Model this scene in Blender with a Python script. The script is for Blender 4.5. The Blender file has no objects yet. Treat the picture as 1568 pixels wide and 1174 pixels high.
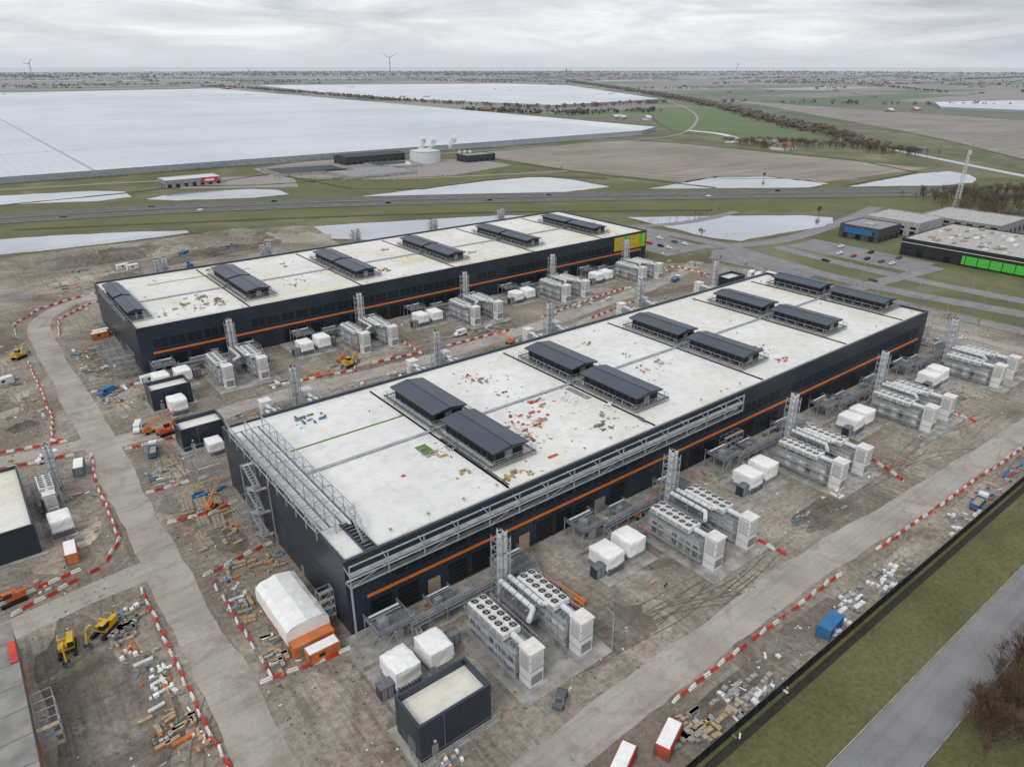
import bpy, math, random
import numpy as np
random.seed(7)
R=random.uniform
SC=bpy.context.scene
COL=SC.collection
def wf(x,y):
    X=x+30.8;Y=y-105.0
    return (X*.786+Y*.618, -X*.618+Y*.786)
# ------------------------------------------------------------------ materials
def newmat(name):
    m=bpy.data.materials.new(name);m.use_nodes=True
    nt=m.node_tree;b=nt.nodes['Principled BSDF'];return m,nt,b
class NT:
    def __init__(s,nt): s.nt=nt
    def n(s,t,**k):
        x=s.nt.nodes.new(t)
        for a,b in k.items(): setattr(x,a,b)
        return x
    def l(s,a,b): s.nt.links.new(a,b)
    def pos(s):
        return s.n('ShaderNodeNewGeometry').outputs['Position']
    def mapped(s,scale,rot=0):
        x=s.n('ShaderNodeMapping');s.l(s.pos(),x.inputs[0]);x.inputs['Scale'].default_value=scale;x.inputs['Rotation'].default_value=(0,0,rot);return x.outputs[0]
    def math(s,op,a,b=None,clamp=False):
        x=s.n('ShaderNodeMath',operation=op,use_clamp=clamp)
        for i,v in enumerate((a,b)):
            if v is None: continue
            if isinstance(v,(int,float)): x.inputs[i].default_value=v
            else: s.l(v,x.inputs[i])
        return x.outputs[0]
    def noise(s,scale,detail=4,rough=.55,vec=None,dist=0):
        x=s.n('ShaderNodeTexNoise');x.inputs['Scale'].default_value=scale;x.inputs['Detail'].default_value=detail
        x.inputs['Roughness'].default_value=rough;x.inputs['Distortion'].default_value=dist
        s.l(vec if vec else s.pos(),x.inputs['Vector']);return x.outputs['Fac']
    def ramp(s,fac,stops,interp='LINEAR'):
        x=s.n('ShaderNodeValToRGB');x.color_ramp.interpolation=interp
        e=x.color_ramp.elements
        while len(e)<len(stops): e.new(.5)
        for i,(p,c) in enumerate(stops):
            e[i].position=p;e[i].color=(c[0],c[1],c[2],1) if not isinstance(c,(int,float)) else (c,c,c,1)
        s.l(fac,x.inputs[0]);return x.outputs[0]
    def mix(s,f,a,b,mode='MIX'):
        x=s.n('ShaderNodeMix',data_type='RGBA',blend_type=mode)
        for sk,v in ((x.inputs[0],f),(x.inputs[6],a),(x.inputs[7],b)):
            if isinstance(v,(int,float)): sk.default_value=v if sk==x.inputs[0] else (v,v,v,1)
            elif isinstance(v,(tuple,list)): sk.default_value=(v[0],v[1],v[2],1)
            else: s.l(v,sk)
        return x.outputs[2]
    def bump(s,h,b,strength=.4,dist=.1):
        x=s.n('ShaderNodeBump');x.inputs['Strength'].default_value=strength;x.inputs['Distance'].default_value=dist
        s.l(h,x.inputs['Height']);s.l(x.outputs[0],b.inputs['Normal'])
    def haze(s,col,d0=700,d1=14000,mx=.8,hc=(.4,.455,.52)):  # paints aerial haze into the base colour, growing with distance from the origin
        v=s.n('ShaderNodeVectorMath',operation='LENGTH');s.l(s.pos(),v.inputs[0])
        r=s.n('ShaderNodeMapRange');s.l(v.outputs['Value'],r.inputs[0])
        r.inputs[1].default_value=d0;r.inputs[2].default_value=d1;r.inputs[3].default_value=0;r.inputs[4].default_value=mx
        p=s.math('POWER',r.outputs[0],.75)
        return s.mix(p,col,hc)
    def seam(s,expr,period,width,):
        m=s.math('MODULO',s.math('ADD',expr,10000.),period)
        return s.math('LESS_THAN',m,width)
MATS={}
def simple(name,col,rough=.7,metal=0,var=.25,scale=.6,haze=False,bump=0,spec=.4):
    if name in MATS: return MATS[name]
    m,nt,b=newmat(name);k=NT(nt)
    f=k.noise(scale,3)
    lo=tuple(c*(1-var) for c in col);hi=tuple(min(1,c*(1+var)) for c in col)
    c=k.ramp(f,[(.3,lo),(.7,hi)])
    if haze: c=k.haze(c)
    k.l(c,b.inputs['Base Color']);b.inputs['Roughness'].default_value=rough;b.inputs['Metallic'].default_value=metal
    b.inputs['Specular IOR Level'].default_value=spec
    if bump: k.bump(k.noise(scale*8,3),b,bump,.05)
    MATS[name]=m;return m
def panel(name,col,axis='xy',period=1.1,width=.09,dark=.6,rough=.45,metal=.0,var=.15,haze=False):
    if name in MATS: return MATS[name]
    m,nt,b=newmat(name);k=NT(nt)
    sp=k.n('ShaderNodeSeparateXYZ');k.l(k.pos(),sp.inputs[0])
    e={'x':sp.outputs[0],'y':sp.outputs[1],'z':sp.outputs[2]}.get(axis) or k.math('ADD',sp.outputs[0],sp.outputs[1])
    sm=k.seam(e,period,width)
    f=k.noise(.15,3)
    base=k.ramp(f,[(.3,tuple(c*(1-var) for c in col)),(.7,tuple(min(1,c*(1+var)) for c in col))])
    c=k.mix(sm,base,tuple(v*dark for v in col))
    if haze:c=k.haze(c)
    k.l(c,b.inputs['Base Color']);b.inputs['Roughness'].default_value=rough;b.inputs['Metallic'].default_value=metal
    MATS[name]=m;return m

navy=panel('navy_cladding',(.024,.036,.055),'xy',1.15,.07,.55,.38,var=.22)
navy_trim=simple('navy_trim',(.035,.05,.073),.4,var=.1)
black=simple('black_louver',(.008,.009,.011),.5,var=.3,scale=2)
orange=simple('orange_paint',(.8,.2,.03),.5,var=.1)
steel=simple('galvanised_steel',(.38,.41,.43),.5,.1,var=.25)
steel_d=simple('dark_steel',(.15,.165,.18),.55,.1,var=.2)
silver=simple('silver_pipe',(.68,.7,.71),.35,.15,var=.1)
white=simple('white_panel',(.74,.75,.73),.5,var=.1,scale=1.5)
offw=panel('light_grey_container',(.5,.51,.49),'xy',.9,.08,.7,.5)
tarp=simple('white_tarpaulin',(.86,.86,.84),.6,var=.07,scale=.8,bump=.5)
grey=simple('grey_metal',(.25,.26,.27),.6,var=.2)
concrete=simple('concrete',(.33,.315,.285),.85,var=.35,scale=.35)
red=simple('red_plastic',(.56,.06,.04),.5,var=.25)
wplast=simple('white_plastic',(.74,.71,.67),.5,var=.15)
wood=simple('timber',(.4,.3,.19),.8,var=.3,scale=2)
orcont=simple('orange_container',(.6,.19,.055),.55,var=.2)
blue=simple('blue_paint',(.03,.16,.36),.5,var=.15)
cyan=simple('blue_plastic_sheet',(.12,.22,.28),.6,var=.25)
yellow=simple('yellow_paint',(.62,.38,.03),.45,var=.12)
green_p=simple('green_paint',(.09,.52,.07),.5,var=.08)
dgreen=simple('green_membrane',(.12,.2,.05),.8,var=.2)
glass=simple('dark_glass',(.02,.025,.03),.08,var=.1,spec=.8)
rubber=simple('rubber',(.02,.02,.02),.8,var=.1)
bark=simple('bark_twigs',(.13,.088,.062),.9,var=.3,scale=.3)
bark_far=simple('bark_twigs_far',(.14,.108,.08),.95,var=.4,scale=.05,haze=True)
greenfar=simple('evergreen_far',(.06,.07,.045),.95,var=.4,scale=.03,haze=True)
wfar=simple('white_far',(.6,.62,.62),.6,var=.1,haze=True)
rfar=simple('red_tile_far',(.3,.11,.06),.8,var=.25,haze=True)
gfar=simple('grey_far',(.28,.29,.3),.8,var=.25,haze=True)
dfar=simple('dark_far',(.05,.06,.065),.7,var=.25,haze=True)
turbm=simple('turbine_white',(.38,.41,.44),.5,var=.02)
def m_roof(name,stain,amt):
    m,nt,b=newmat(name);k=NT(nt)
    sp=k.n('ShaderNodeSeparateXYZ');k.l(k.pos(),sp.inputs[0])
    base=k.ramp(k.noise(.05,4),[(.3,(.74,.74,.71)),(.65,(.83,.83,.8))])
    st=k.ramp(k.noise(.04,5,.66,dist=.8),[(.42,0.),(.68,1.)])
    xr=k.n('ShaderNodeMapRange');k.l(sp.outputs[0],xr.inputs[0]);xr.inputs[1].default_value=20;xr.inputs[2].default_value=110;xr.inputs[3].default_value=.15 if amt<.8 else .8;xr.inputs[4].default_value=1
    base=k.mix(k.math('MULTIPLY',k.math('MULTIPLY',st,amt),xr.outputs[0]),base,stain)
    dirt=k.ramp(k.noise(.35,5,.72),[(.33,.85),(.55,1.)])
    base=k.mix(1.,base,dirt,'MULTIPLY')
    mud=k.math('MULTIPLY',k.ramp(k.noise(.09,5,.72,dist=.6),[(.6,0.),(.75,.4)]),xr.outputs[0])
    base=k.mix(mud,base,(.45,.41,.33))
    s1=k.seam(sp.outputs[1],1.6,.07);s2=k.seam(sp.outputs[0],12.,.1)
    s=k.math('MULTIPLY',k.math('MAXIMUM',s1,s2),.35)
    base=k.mix(s,base,(.42,.42,.39))
    k.l(base,b.inputs['Base Color']);b.inputs['Roughness'].default_value=.6
    return m
roofA=m_roof('roof_membrane',(.72,.68,.52),.7);roofB=m_roof('roof_membrane_weathered',(.72,.66,.46),.9)
def m_dirt(name='construction_dirt',mul=1.,lo=.03):
    m,nt,b=newmat(name);k=NT(nt)
    S=lambda c: tuple(v*mul for v in c)
    c=k.ramp(k.noise(lo,5,.7,dist=.6),[(.3,S((.13,.103,.08))),(.42,S((.235,.195,.152))),(.53,S((.305,.262,.212))),(.68,S((.46,.41,.345)))])
    g=k.ramp(k.noise(.8,5,.8),[(.3,.52),(.6,1.12)])
    c=k.mix(1.,c,g,'MULTIPLY')
    t1=k.ramp(k.noise(1.,2,.6,k.mapped((.05,.9,1)),.25),[(.38,.62),(.5,1.)])
    t2=k.ramp(k.noise(1.,2,.6,k.mapped((.9,.045,1),.25),.3),[(.38,.62),(.5,1.)])
    mk=k.ramp(k.noise(.02,1),[(.45,0.),(.55,1.)])
    c=k.mix(.6,c,k.mix(mk,t1,t2),'MULTIPLY')
    wet=k.ramp(k.noise(.045,3,.55,dist=1.),[(.6,0.),(.66,1.)])
    c=k.mix(k.math('MULTIPLY',wet,.55),c,(.09,.075,.06))
    k.l(c,b.inputs['Base Color'])
    r=k.math('SUBTRACT',.95,k.math('MULTIPLY',wet,.62));k.l(r,b.inputs['Roughness'])
    k.bump(k.noise(.9,4,.7),b,.7,.4)
    return m
def m_grass(name,a,bc,haze=False,sc=.05):
    m,nt,b=newmat(name);k=NT(nt)
    c=k.ramp(k.noise(sc,5,.68,dist=.4),[(.3,a),(.7,bc)])
    c=k.mix(1.,c,k.ramp(k.noise(1.,4,.75),[(.3,.6),(.65,1.15)]),'MULTIPLY')
    if haze:c=k.haze(c)
    k.l(c,b.inputs['Base Color']);b.inputs['Roughness'].default_value=.95
    k.bump(k.noise(2.5,3,.7),b,.5,.15)
    return m
def m_road(name,a,bc,dirt=False):
    m,nt,b=newmat(name);k=NT(nt)
    c=k.ramp(k.noise(.09,5,.62,dist=.3),[(.3,a),(.7,bc)])
    c=k.mix(1.,c,k.ramp(k.noise(2.,4,.7),[(.3,.85),(.65,1.06)]),'MULTIPLY')
    if dirt:
        f=k.ramp(k.noise(.12,5,.7,dist=.6),[(.5,0.),(.66,.8)]);c=k.mix(f,c,(.27,.23,.185))
        c=k.mix(.4,c,k.ramp(k.noise(1.,2,.6,k.mapped((.03,.7,1))),[(.35,.7),(.5,1.)]),'MULTIPLY')
    else:
        c=k.mix(.5,c,k.ramp(k.noise(1.,2,.6,k.mapped((.02,.6,1))),[(.35,.75),(.5,1.)]),'MULTIPLY')
    k.l(c,b.inputs['Base Color']);b.inputs['Roughness'].default_value=.85
    return m
def m_field(name,a,bc,per=6.):
    m,nt,b=newmat(name);k=NT(nt)
    sp=k.n('ShaderNodeSeparateXYZ');k.l(k.pos(),sp.inputs[0])
    c=k.ramp(k.noise(.008,6,.66,dist=.6),[(.35,a),(.65,bc)])
    c=k.mix(.6,c,k.ramp(k.noise(1.,3,.6,k.mapped((.006,.12,1))),[(.35,.72),(.6,1.1)]),'MULTIPLY')
    s=k.math('MULTIPLY',k.seam(sp.outputs[1],per,per*.25),.12)
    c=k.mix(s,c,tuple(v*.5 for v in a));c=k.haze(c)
    k.l(c,b.inputs['Base Color']);b.inputs['Roughness'].default_value=.95
    return m
def m_water(name,col,rough):
    m,nt,b=newmat(name);k=NT(nt)
    c=k.ramp(k.noise(.02,4,.6,dist=.5),[(.35,tuple(v*.8 for v in col)),(.65,col)])
    k.l(c,b.inputs['Base Color']);b.inputs['Roughness'].default_value=rough;b.inputs['Metallic'].default_value=.9
    k.bump(k.noise(.8,3),b,.12,.08)
    return m
def m_gh():
    m,nt,b=newmat('greenhouse_glass');k=NT(nt)
    sp=k.n('ShaderNodeSeparateXYZ');k.l(k.pos(),sp.inputs[0])
    sc=k.n('ShaderNodeVectorMath',operation='SNAP');k.l(k.pos(),sc.inputs[0]);sc.inputs[1].default_value=(840,520,1000)
    wn=k.n('ShaderNodeTexWhiteNoise');k.l(sc.outputs[0],wn.inputs[0])
    c=k.ramp(wn.outputs['Value'],[(0.,(.54,.6,.67)),(1.,(.76,.8,.84))])
    c2=k.ramp(k.noise(.004,4,.6),[(.35,.8),(.65,1.06)])
    c=k.mix(1.,c,c2,'MULTIPLY')
    s1=k.math('MULTIPLY',k.seam(sp.outputs[0],9.6,1.6),.25)
    c=k.mix(s1,c,(.3,.36,.42))
    s2=k.seam(sp.outputs[1],520.,5.);s3=k.seam(sp.outputs[0],840.,4.)
    c=k.mix(k.math('MULTIPLY',k.math('MAXIMUM',s2,s3),.7),c,(.16,.2,.22))
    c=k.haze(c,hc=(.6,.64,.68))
    k.l(c,b.inputs['Base Color']);b.inputs['Roughness'].default_value=.3;b.inputs['Metallic'].default_value=.3
    return m
def m_land():
    m,nt,b=newmat('polder_fields');k=NT(nt)
    sc=k.n('ShaderNodeVectorMath',operation='SNAP')
    wob=k.n('ShaderNodeTexNoise');wob.inputs['Scale'].default_value=.0006;wob.inputs['Detail'].default_value=1;k.l(k.pos(),wob.inputs['Vector'])
    ad=k.n('ShaderNodeVectorMath',operation='MULTIPLY_ADD');k.l(wob.outputs['Color'],ad.inputs[0]);ad.inputs[1].default_value=(500,500,0);k.l(k.pos(),ad.inputs[2])
    k.l(ad.outputs[0],sc.inputs[0]);sc.inputs[1].default_value=(620,240,5000)
    wn=k.n('ShaderNodeTexWhiteNoise');k.l(sc.outputs[0],wn.inputs[0])
    c=k.ramp(wn.outputs['Value'],[(0.,(.08,.125,.035)),(.18,(.13,.135,.07)),(.33,(.22,.19,.155)),(.62,(.27,.235,.195)),(.85,(.12,.165,.055)),(.95,(.38,.38,.36))],'CONSTANT')
    g=k.ramp(k.noise(.02,6,.65,dist=.6),[(.3,(.095,.11,.038)),(.5,(.135,.137,.062)),(.7,(.22,.2,.13))])
    v=k.n('ShaderNodeVectorMath',operation='LENGTH');k.l(k.pos(),v.inputs[0])
    f=k.math('GREATER_THAN',v.outputs['Value'],1500.)
    c=k.mix(f,g,c)
    c=k.mix(1.,c,k.ramp(k.noise(.01,5,.7),[(.3,.75),(.65,1.1)]),'MULTIPLY')
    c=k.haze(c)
    k.l(c,b.inputs['Base Color']);b.inputs['Roughness'].default_value=.95
    return m
DIRT=m_dirt();DIRTD=m_dirt('dark_mud',.66,.06);DIRTL=m_dirt('pale_sandy_dirt',1.22,.05)
GRASS=m_grass('grass',(.085,.094,.032),(.17,.158,.07));GRASS2=m_grass('verge_grass',(.1,.115,.038),(.17,.17,.07),True,.02)
ROADC=m_road('dusty_concrete_road',(.33,.3,.26),(.46,.42,.375),True);ASPH=m_road('asphalt',(.2,.2,.205),(.28,.28,.28));ASPHD=m_road('motorway_asphalt',(.1,.105,.115),(.14,.145,.155))
FIELD=m_field('ploughed_field',(.23,.2,.165),(.34,.3,.25));FIELD2=m_field('ploughed_field_far',(.22,.185,.15),(.31,.27,.23),14.)
WATER=m_water('pond_water',(.6,.63,.68),.1);GH=m_gh();LAND=m_land()
paint=simple('road_paint',(.6,.6,.58),.7,var=.2)
penth=panel('penthouse_roof',(.055,.075,.105),'y',1.0,.2,.55,.4)
ghside=simple('greenhouse_side',(.3,.34,.36),.4,var=.2,haze=True)

# ------------------------------------------------------------------ mesh builder
class M:
    def __init__(s): s.v=[];s.f=[];s.mi=[];s.mats=[]
    def m(s,mat):
        if mat not in s.mats: s.mats.append(mat)
        return s.mats.index(mat)
    def add(s,vs,fs,mat):
        o=len(s.v);s.v+=vs;i=s.m(mat)
        for f in fs: s.f.append([a+o for a in f]);s.mi.append(i)
    def box(s,x0,x1,y0,y1,z0,z1,mat):
        s.add([(x0,y0,z0),(x1,y0,z0),(x1,y1,z0),(x0,y1,z0),(x0,y0,z1),(x1,y0,z1),(x1,y1,z1),(x0,y1,z1)],
              [(0,3,2,1),(4,5,6,7),(0,1,5,4),(1,2,6,5),(2,3,7,6),(3,0,4,7)],mat)
    def obox(s,cx,cy,z0,lx,ly,h,a,mat,taper=1.):
        c,n=math.cos(a),math.sin(a);vs=[]
        for z,k in ((z0,1.),(z0+h,taper)):
            for dx,dy in ((-1,-1),(1,-1),(1,1),(-1,1)):
                x=dx*lx/2*k;y=dy*ly/2*k;vs.append((cx+x*c-y*n,cy+x*n+y*c,z))
        s.add(vs,[(0,3,2,1),(4,5,6,7),(0,1,5,4),(1,2,6,5),(2,3,7,6),(3,0,4,7)],mat)
    def cyl(s,p,q,r,mat,n=8,r2=None,cap=True):
        if r2 is None:r2=r
        p=np.array(p,float);q=np.array(q,float);d=q-p;L=np.linalg.norm(d)
        if L<1e-6:return
        d/=L;a=np.array((0,0,1.)) if abs(d[2])<.9 else np.array((1.,0,0))
        u=np.cross(d,a);u/=np.linalg.norm(u);w=np.cross(d,u)
        vs=[]
        for c,rr in ((p,r),(q,r2)):
            for i in range(n):
                t=2*math.pi*i/n+math.pi/n;vs.append(tuple(c+rr*(math.cos(t)*u+math.sin(t)*w)))
        fs=[(i,n+i,n+(i+1)%n,(i+1)%n) for i in range(n)]
        if cap: fs+=[tuple(range(n)),tuple(range(2*n-1,n-1,-1))]
        s.add(vs,fs,mat)
    def beam(s,p,q,w,mat): s.cyl(p,q,w*.7,mat,4,cap=False)
    def prism(s,poly,z0,z1,mat,side=None):
        n=len(poly)
        s.add([(x,y,z1) for x,y in poly],[tuple(range(n))],mat)
        s.add([(x,y,z0) for x,y in poly]+[(x,y,z1) for x,y in poly],[(i,(i+1)%n,n+(i+1)%n,n+i) for i in range(n)],side or mat)
    def gable(s,x0,x1,y0,y1,z0,h,mat,ridge='y',wall=None,over=0):
        wall=wall or mat
        if ridge=='y':
            xm=(x0+x1)/2
            vs=[(x0-over,y0-over,z0),(xm,y0-over,z0+h),(x1+over,y0-over,z0),(x0-over,y1+over,z0),(xm,y1+over,z0+h),(x1+over,y1+over,z0)]
            s.add(vs,[(0,1,4,3),(1,2,5,4)],mat);s.add(vs,[(0,2,1),(3,4,5),(0,3,5,2)],wall)
        else:
            ym=(y0+y1)/2
            vs=[(x0-over,y0-over,z0),(x0-over,ym,z0+h),(x0-over,y1+over,z0),(x1+over,y0-over,z0),(x1+over,ym,z0+h),(x1+over,y1+over,z0)]
            s.add(vs,[(0,3,4,1),(1,4,5,2)],mat);s.add(vs,[(0,1,2),(3,5,4),(0,2,5,3)],wall)
    def rail(s,pts,z,h,mat,w=.08,step=2.5,mid=True,closed=False):
        if closed: pts=pts+[pts[0]]
        for a,b in zip(pts,pts[1:]):
            L=math.dist(a,b);n=max(1,int(L/step))
            s.beam((a[0],a[1],z+h),(b[0],b[1],z+h),w,mat)
            if mid:s.beam((a[0],a[1],z+h*.5),(b[0],b[1],z+h*.5),w*.8,mat)
            for i in range(n+1):
                x=a[0]+(b[0]-a[0])*i/n;y=a[1]+(b[1]-a[1])*i/n
                s.beam((x,y,z),(x,y,z+h),w,mat)
    def mesh(s,name):
        me=bpy.data.meshes.new(name);me.from_pydata([tuple(map(float,v)) for v in s.v],[],s.f)
        for m in s.mats: me.materials.append(m)
        me.polygons.foreach_set('material_index',s.mi);me.update();return me
    def make(s,name,loc=(0,0,0),rz=0,parent=None,sc=1):
        return place(s.mesh(name),name,loc,rz,parent,sc)
def place(me,name,loc=(0,0,0),rz=0,parent=None,sc=1):
    o=bpy.data.objects.new(name,me);COL.objects.link(o);o.location=loc;o.rotation_euler=(0,0,rz)
    o.scale=(sc,sc,sc) if isinstance(sc,(int,float)) else sc
    if parent:o.parent=parent
    return o
def empty(name):
    o=bpy.data.objects.new(name,None);COL.objects.link(o);return o
def sheet(name,pts,z,mat):
    m=M();m.add([(x,y,z) for x,y in pts],[tuple(range(len(pts)))],mat);return m.make(name)
def offs(pts,d):
    out=[]
    for i,p in enumerate(pts):
        a=pts[max(0,i-1)];b=pts[min(len(pts)-1,i+1)]
        dx,dy=b[0]-a[0],b[1]-a[1];L=math.hypot(dx,dy)
        out.append((p[0]-dy/L*d,p[1]+dx/L*d))
    return out
def smooth(pts,it=2):
    for _ in range(it):
        o=[pts[0]]
        for a,b in zip(pts,pts[1:]):
            o+=[(a[0]*.75+b[0]*.25,a[1]*.75+b[1]*.25),(a[0]*.25+b[0]*.75,a[1]*.25+b[1]*.75)]
        pts=o+[pts[-1]]
    return pts
def resamp(pts,step):
    out=[]
    for a,b in zip(pts,pts[1:]):
        L=math.dist(a,b);n=max(1,int(L/step))
        for i in range(n): out.append((a[0]+(b[0]-a[0])*i/n,a[1]+(b[1]-a[1])*i/n,math.atan2(b[1]-a[1],b[0]-a[0]),L/n))
    return out
def ribbon(name,pts,w,z,mat,sm=2,m=None,jit=0):
    pts=smooth(pts,sm)
    if jit: pts=[(x,y) for x,y,_,_ in resamp(pts,3.)]+[pts[-1]]
    a=offs(pts,w/2);b=offs(pts,-w/2);n=len(pts)
    if jit:
        ja=jb=0;A=[];B_=[]
        for p,q in zip(a,b):
            ja=ja*.7+R(-jit,jit);jb=jb*.7+R(-jit,jit)
            dx,dy=(p[0]-q[0])/w,(p[1]-q[1])/w
            A.append((p[0]+dx*ja,p[1]+dy*ja));B_.append((q[0]+dx*jb,q[1]+dy*jb))
        a,b=A,B_
    own=m is None
    m=m or M();m.add([(x,y,z) for x,y in a]+[(x,y,z) for x,y in b],[(i,n+i,n+i+1,i+1) for i in range(n-1)],mat)
    if own: return m.make(name)
# ------------------------------------------------------------------ ground
pts=[(26000*math.cos(i*math.pi/64),26000*math.sin(i*math.pi/64)) for i in range(128)]
sheet('ground',pts,0,LAND)
sheet('construction_site_ground',[(-260,-58),(300,-58),(296,60),(285,130),(262,150),(270,235),(296,262),(143,300),(148,355),(80,384),(-22,388),(-120,380),(-260,340)],.02,DIRT)
m=M();zc=.024
def patch(cx,cy,rx,ry,mt):
    global zc
    zc+=.0004
    N=34;ph=[R(0,6.28) for _ in range(4)];p=[]
    for i in range(N):
        a=2*math.pi*i/N;k=1+.16*math.sin(3*a+ph[0])+.1*math.sin(5*a+ph[1])+.07*math.sin(9*a+ph[2])+R(-.05,.05)
        p.append((cx+rx*k*math.cos(a),cy+ry*k*math.sin(a),zc))
    m.add(p,[tuple(range(N))],mt)
for a in ((-41,8,9,30,DIRTD),(-40,75,8,18,DIRTL),(-9,-20,6,14,DIRTL),(40,-30,10,6,DIRTD),(75,-24,12,5,DIRTL),(112,-34,14,4,DIRTD),(140,-22,9,8,DIRTL),(165,-36,14,4,DIRTL),(-9,55,5,16,DIRTD),(-11,86,4,7,DIRTL),(-12,150,5,20,DIRTL),(-45,170,10,24,DIRTL),(-50,240,18,30,DIRTD),(10,300,26,18,DIRTL),(60,255,30,10,DIRTL),(130,258,30,9,DIRTD),(210,250,30,10,DIRTL),(30,100,16,5,DIRTD),(75,100,18,5,DIRTL),(70,124,18,4,DIRTL),(120,126,16,4,DIRTD),(170,104,18,5,DIRTL),(190,132,16,6,DIRTL),(262,0,10,30,DIRTL),(262,80,10,20,DIRTD),(60,-53,26,2.8,DIRTD),(140,-54,40,2,DIRTL),(0,-42,5,3,DIRTD),(86,-18,6,7,DIRTD),(36,-38,14,3,DIRTL),(200,-22,9,6,DIRTD)):
    patch(*a)
m.make('mud_patches')
m=M()
def track(x,y,a,L):
    pts=[(x,y)];
    for i in range(int(L/5)): a+=R(-.18,.18);x+=5*math.cos(a);y+=5*math.sin(a);pts.append((x,y))
    ps_=smooth(pts,2)
    for o in (-1.05,1.05):
        q=offs(ps_,o);ribbon('',q,.32,.041+R(0,.001),DIRTD,0,m)
for _ in range(15): track(R(5,230),R(-37,-32),random.choice([0,3.14])+R(-.12,.12),R(15,40))
for _ in range(8): track(R(-48,-32),R(-30,20),1.57+R(-.3,.3),R(15,35))
for _ in range(10): track(R(-14,-5),R(60,190),1.57+R(-.2,.2),R(10,25))
for _ in range(12): track(R(10,220),R(98,106),R(-.1,.1),R(15,40))
for _ in range(8): track(R(-60,-35),R(60,230),1.57+R(-.3,.3),R(15,35))
m.make('wheel_tracks')
sheet('grass_strip',[(-200,-200),(700,-200),(700,-60),(300,-60),(300,-58.5),(-200,-58.5)],.03,GRASS)
J=.35
ribbon('construction_road',[(-23,-60),(-23,0),(-23,60),(-22.5,120),(-23,180),(-24,232),(-21,252),(-8,268),(10,276),(60,280)],8,.054,ROADC,jit=J)
ribbon('construction_road',[(-23.5,45),(-40,44),(-70,38),(-150,30)],7,.048,ROADC,jit=J)
ribbon('construction_road',[(-23.5,116),(-40,118),(-70,126),(-150,140)],6,.048,ROADC,jit=J)
ribbon('construction_road',[(-22,112),(3,110),(26,114),(76,110),(112,111),(153,114),(190,119),(223,123),(255,130),(280,140)],8,.06,ROADC,jit=J)
ribbon('construction_road',[(-23,-46),(6,-44),(41,-43.5),(93,-43),(124,-45.5),(187,-47.5),(203,-48.5),(300,-50)],7.6,.05,ROADC,jit=J)
ribbon('construction_road',[(268,-50),(272,20),(270,80),(262,120)],6,.066,ROADC,jit=J)
def tarmac(name,pts,w,mat=ASPH,z=.08,line=True,sm=2):
    m=M();ribbon(name,pts,w,z,mat,sm,m)
    ps=smooth(pts,sm)
    for sd in (1,-1):
        e=offs(ps,sd*(w/2+.1))
        for a,b in zip(e,e[1:]):
            m.beam((a[0],a[1],z+.03),(b[0],b[1],z+.03),.16,concrete)
    if line:
        for x,y,a,L in resamp(ps,9): m.obox(x,y,z+.004,3,.18,.01,a,paint)
    return m.make(name)
tarmac('asphalt_road',[(-60,-76),(20,-76),(150,-76.5),(400,-78)],9,ASPH,.08,False)
for i,(p,w) in enumerate((([(319,230),(322,200),(325,160),(316,115),(308,70),(310,37),(318,0),(322,-40),(326,-200)],10),
            ([(296,170),(326,150),(364,138),(446,147),(520,160)],10),
            ([(345,132),(338,90),(337,30),(342,-20),(350,-160)],9),
            ([(285,60),(308,58),(337,55),(372,52)],8),
            ([(284,190),(300,196),(322,196)],9),([(300,240),(320,225),(360,210),(420,215)],7),
            ([(322,150),(298,120),(288,90),(290,20),(296,-60),(300,-200)],7))):
    tarmac('street',p,w,ASPH,.084+.006*i)
sheet('car_park',[(276,158),(312,156),(318,226),(280,228)],.07,ASPH)
sheet('car_park',[(350,56),(380,56),(382,130),(352,130)],.07,ASPH)
sheet('car_park',[(294,84),(312,84),(324,140),(310,152),(290,140)],.066,ASPH)
def P(*a): return [wf(x,y) for x,y in a]
mw=[(-1500,-100),(-900,260),(-600,385),(-363,508),(-219,556),(-44,588),(150,606),(349,620),(900,640),(2500,640)]
mwf=P(*mw)
sheet('verge_grass',P((-1500,-180),(-600,320),(-325,452),(-190,500),(-50,527),(150,535),(297,540),(900,560),(2500,560),(2500,740),(900,705),(361,672),(-46,636),(-260,596),(-390,556),(-640,440),(-1500,-20)),.05,GRASS2)
m=M()
ps=smooth(mwf,2)
for d in (12,-12):
    o=offs(ps,d);n=len(o);a=offs(o,7);b=offs(o,-7)
    m.add([(x,y,.3) for x,y in a]+[(x,y,.3) for x,y in b],[(i,n+i,n+i+1,i+1) for i in range(n-1)],ASPHD)
    for k in (-6,6):
        a=offs(o,k+.12);b=offs(o,k-.12)
        m.add([(x,y,.31) for x,y in a]+[(x,y,.31) for x,y in b],[(i,n+i,n+i+1,i+1) for i in range(n-1)],paint)
    for x,y,a,L in resamp(o,12):
        if abs(x)+abs(y)<2500: m.obox(x,y,.31,4,.25,.01,a,paint)
m.make('motorway')
m=M()
for d in (1.2,-1.2,20,-20):
    o=offs(ps,d)
    for a,b in zip(o,o[1:]):
        if abs(a[0])+abs(a[1])<2000: m.beam((a[0],a[1],.9),(b[0],b[1],.9),.25,grey)
m.make('motorway_guard_rail')
REED=m_grass('reed_bank',(.08,.085,.035),(.2,.17,.09),True,.05)
HEDGE=m_grass('ditch_bank',(.045,.055,.02),(.1,.1,.04),True,.08)
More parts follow.
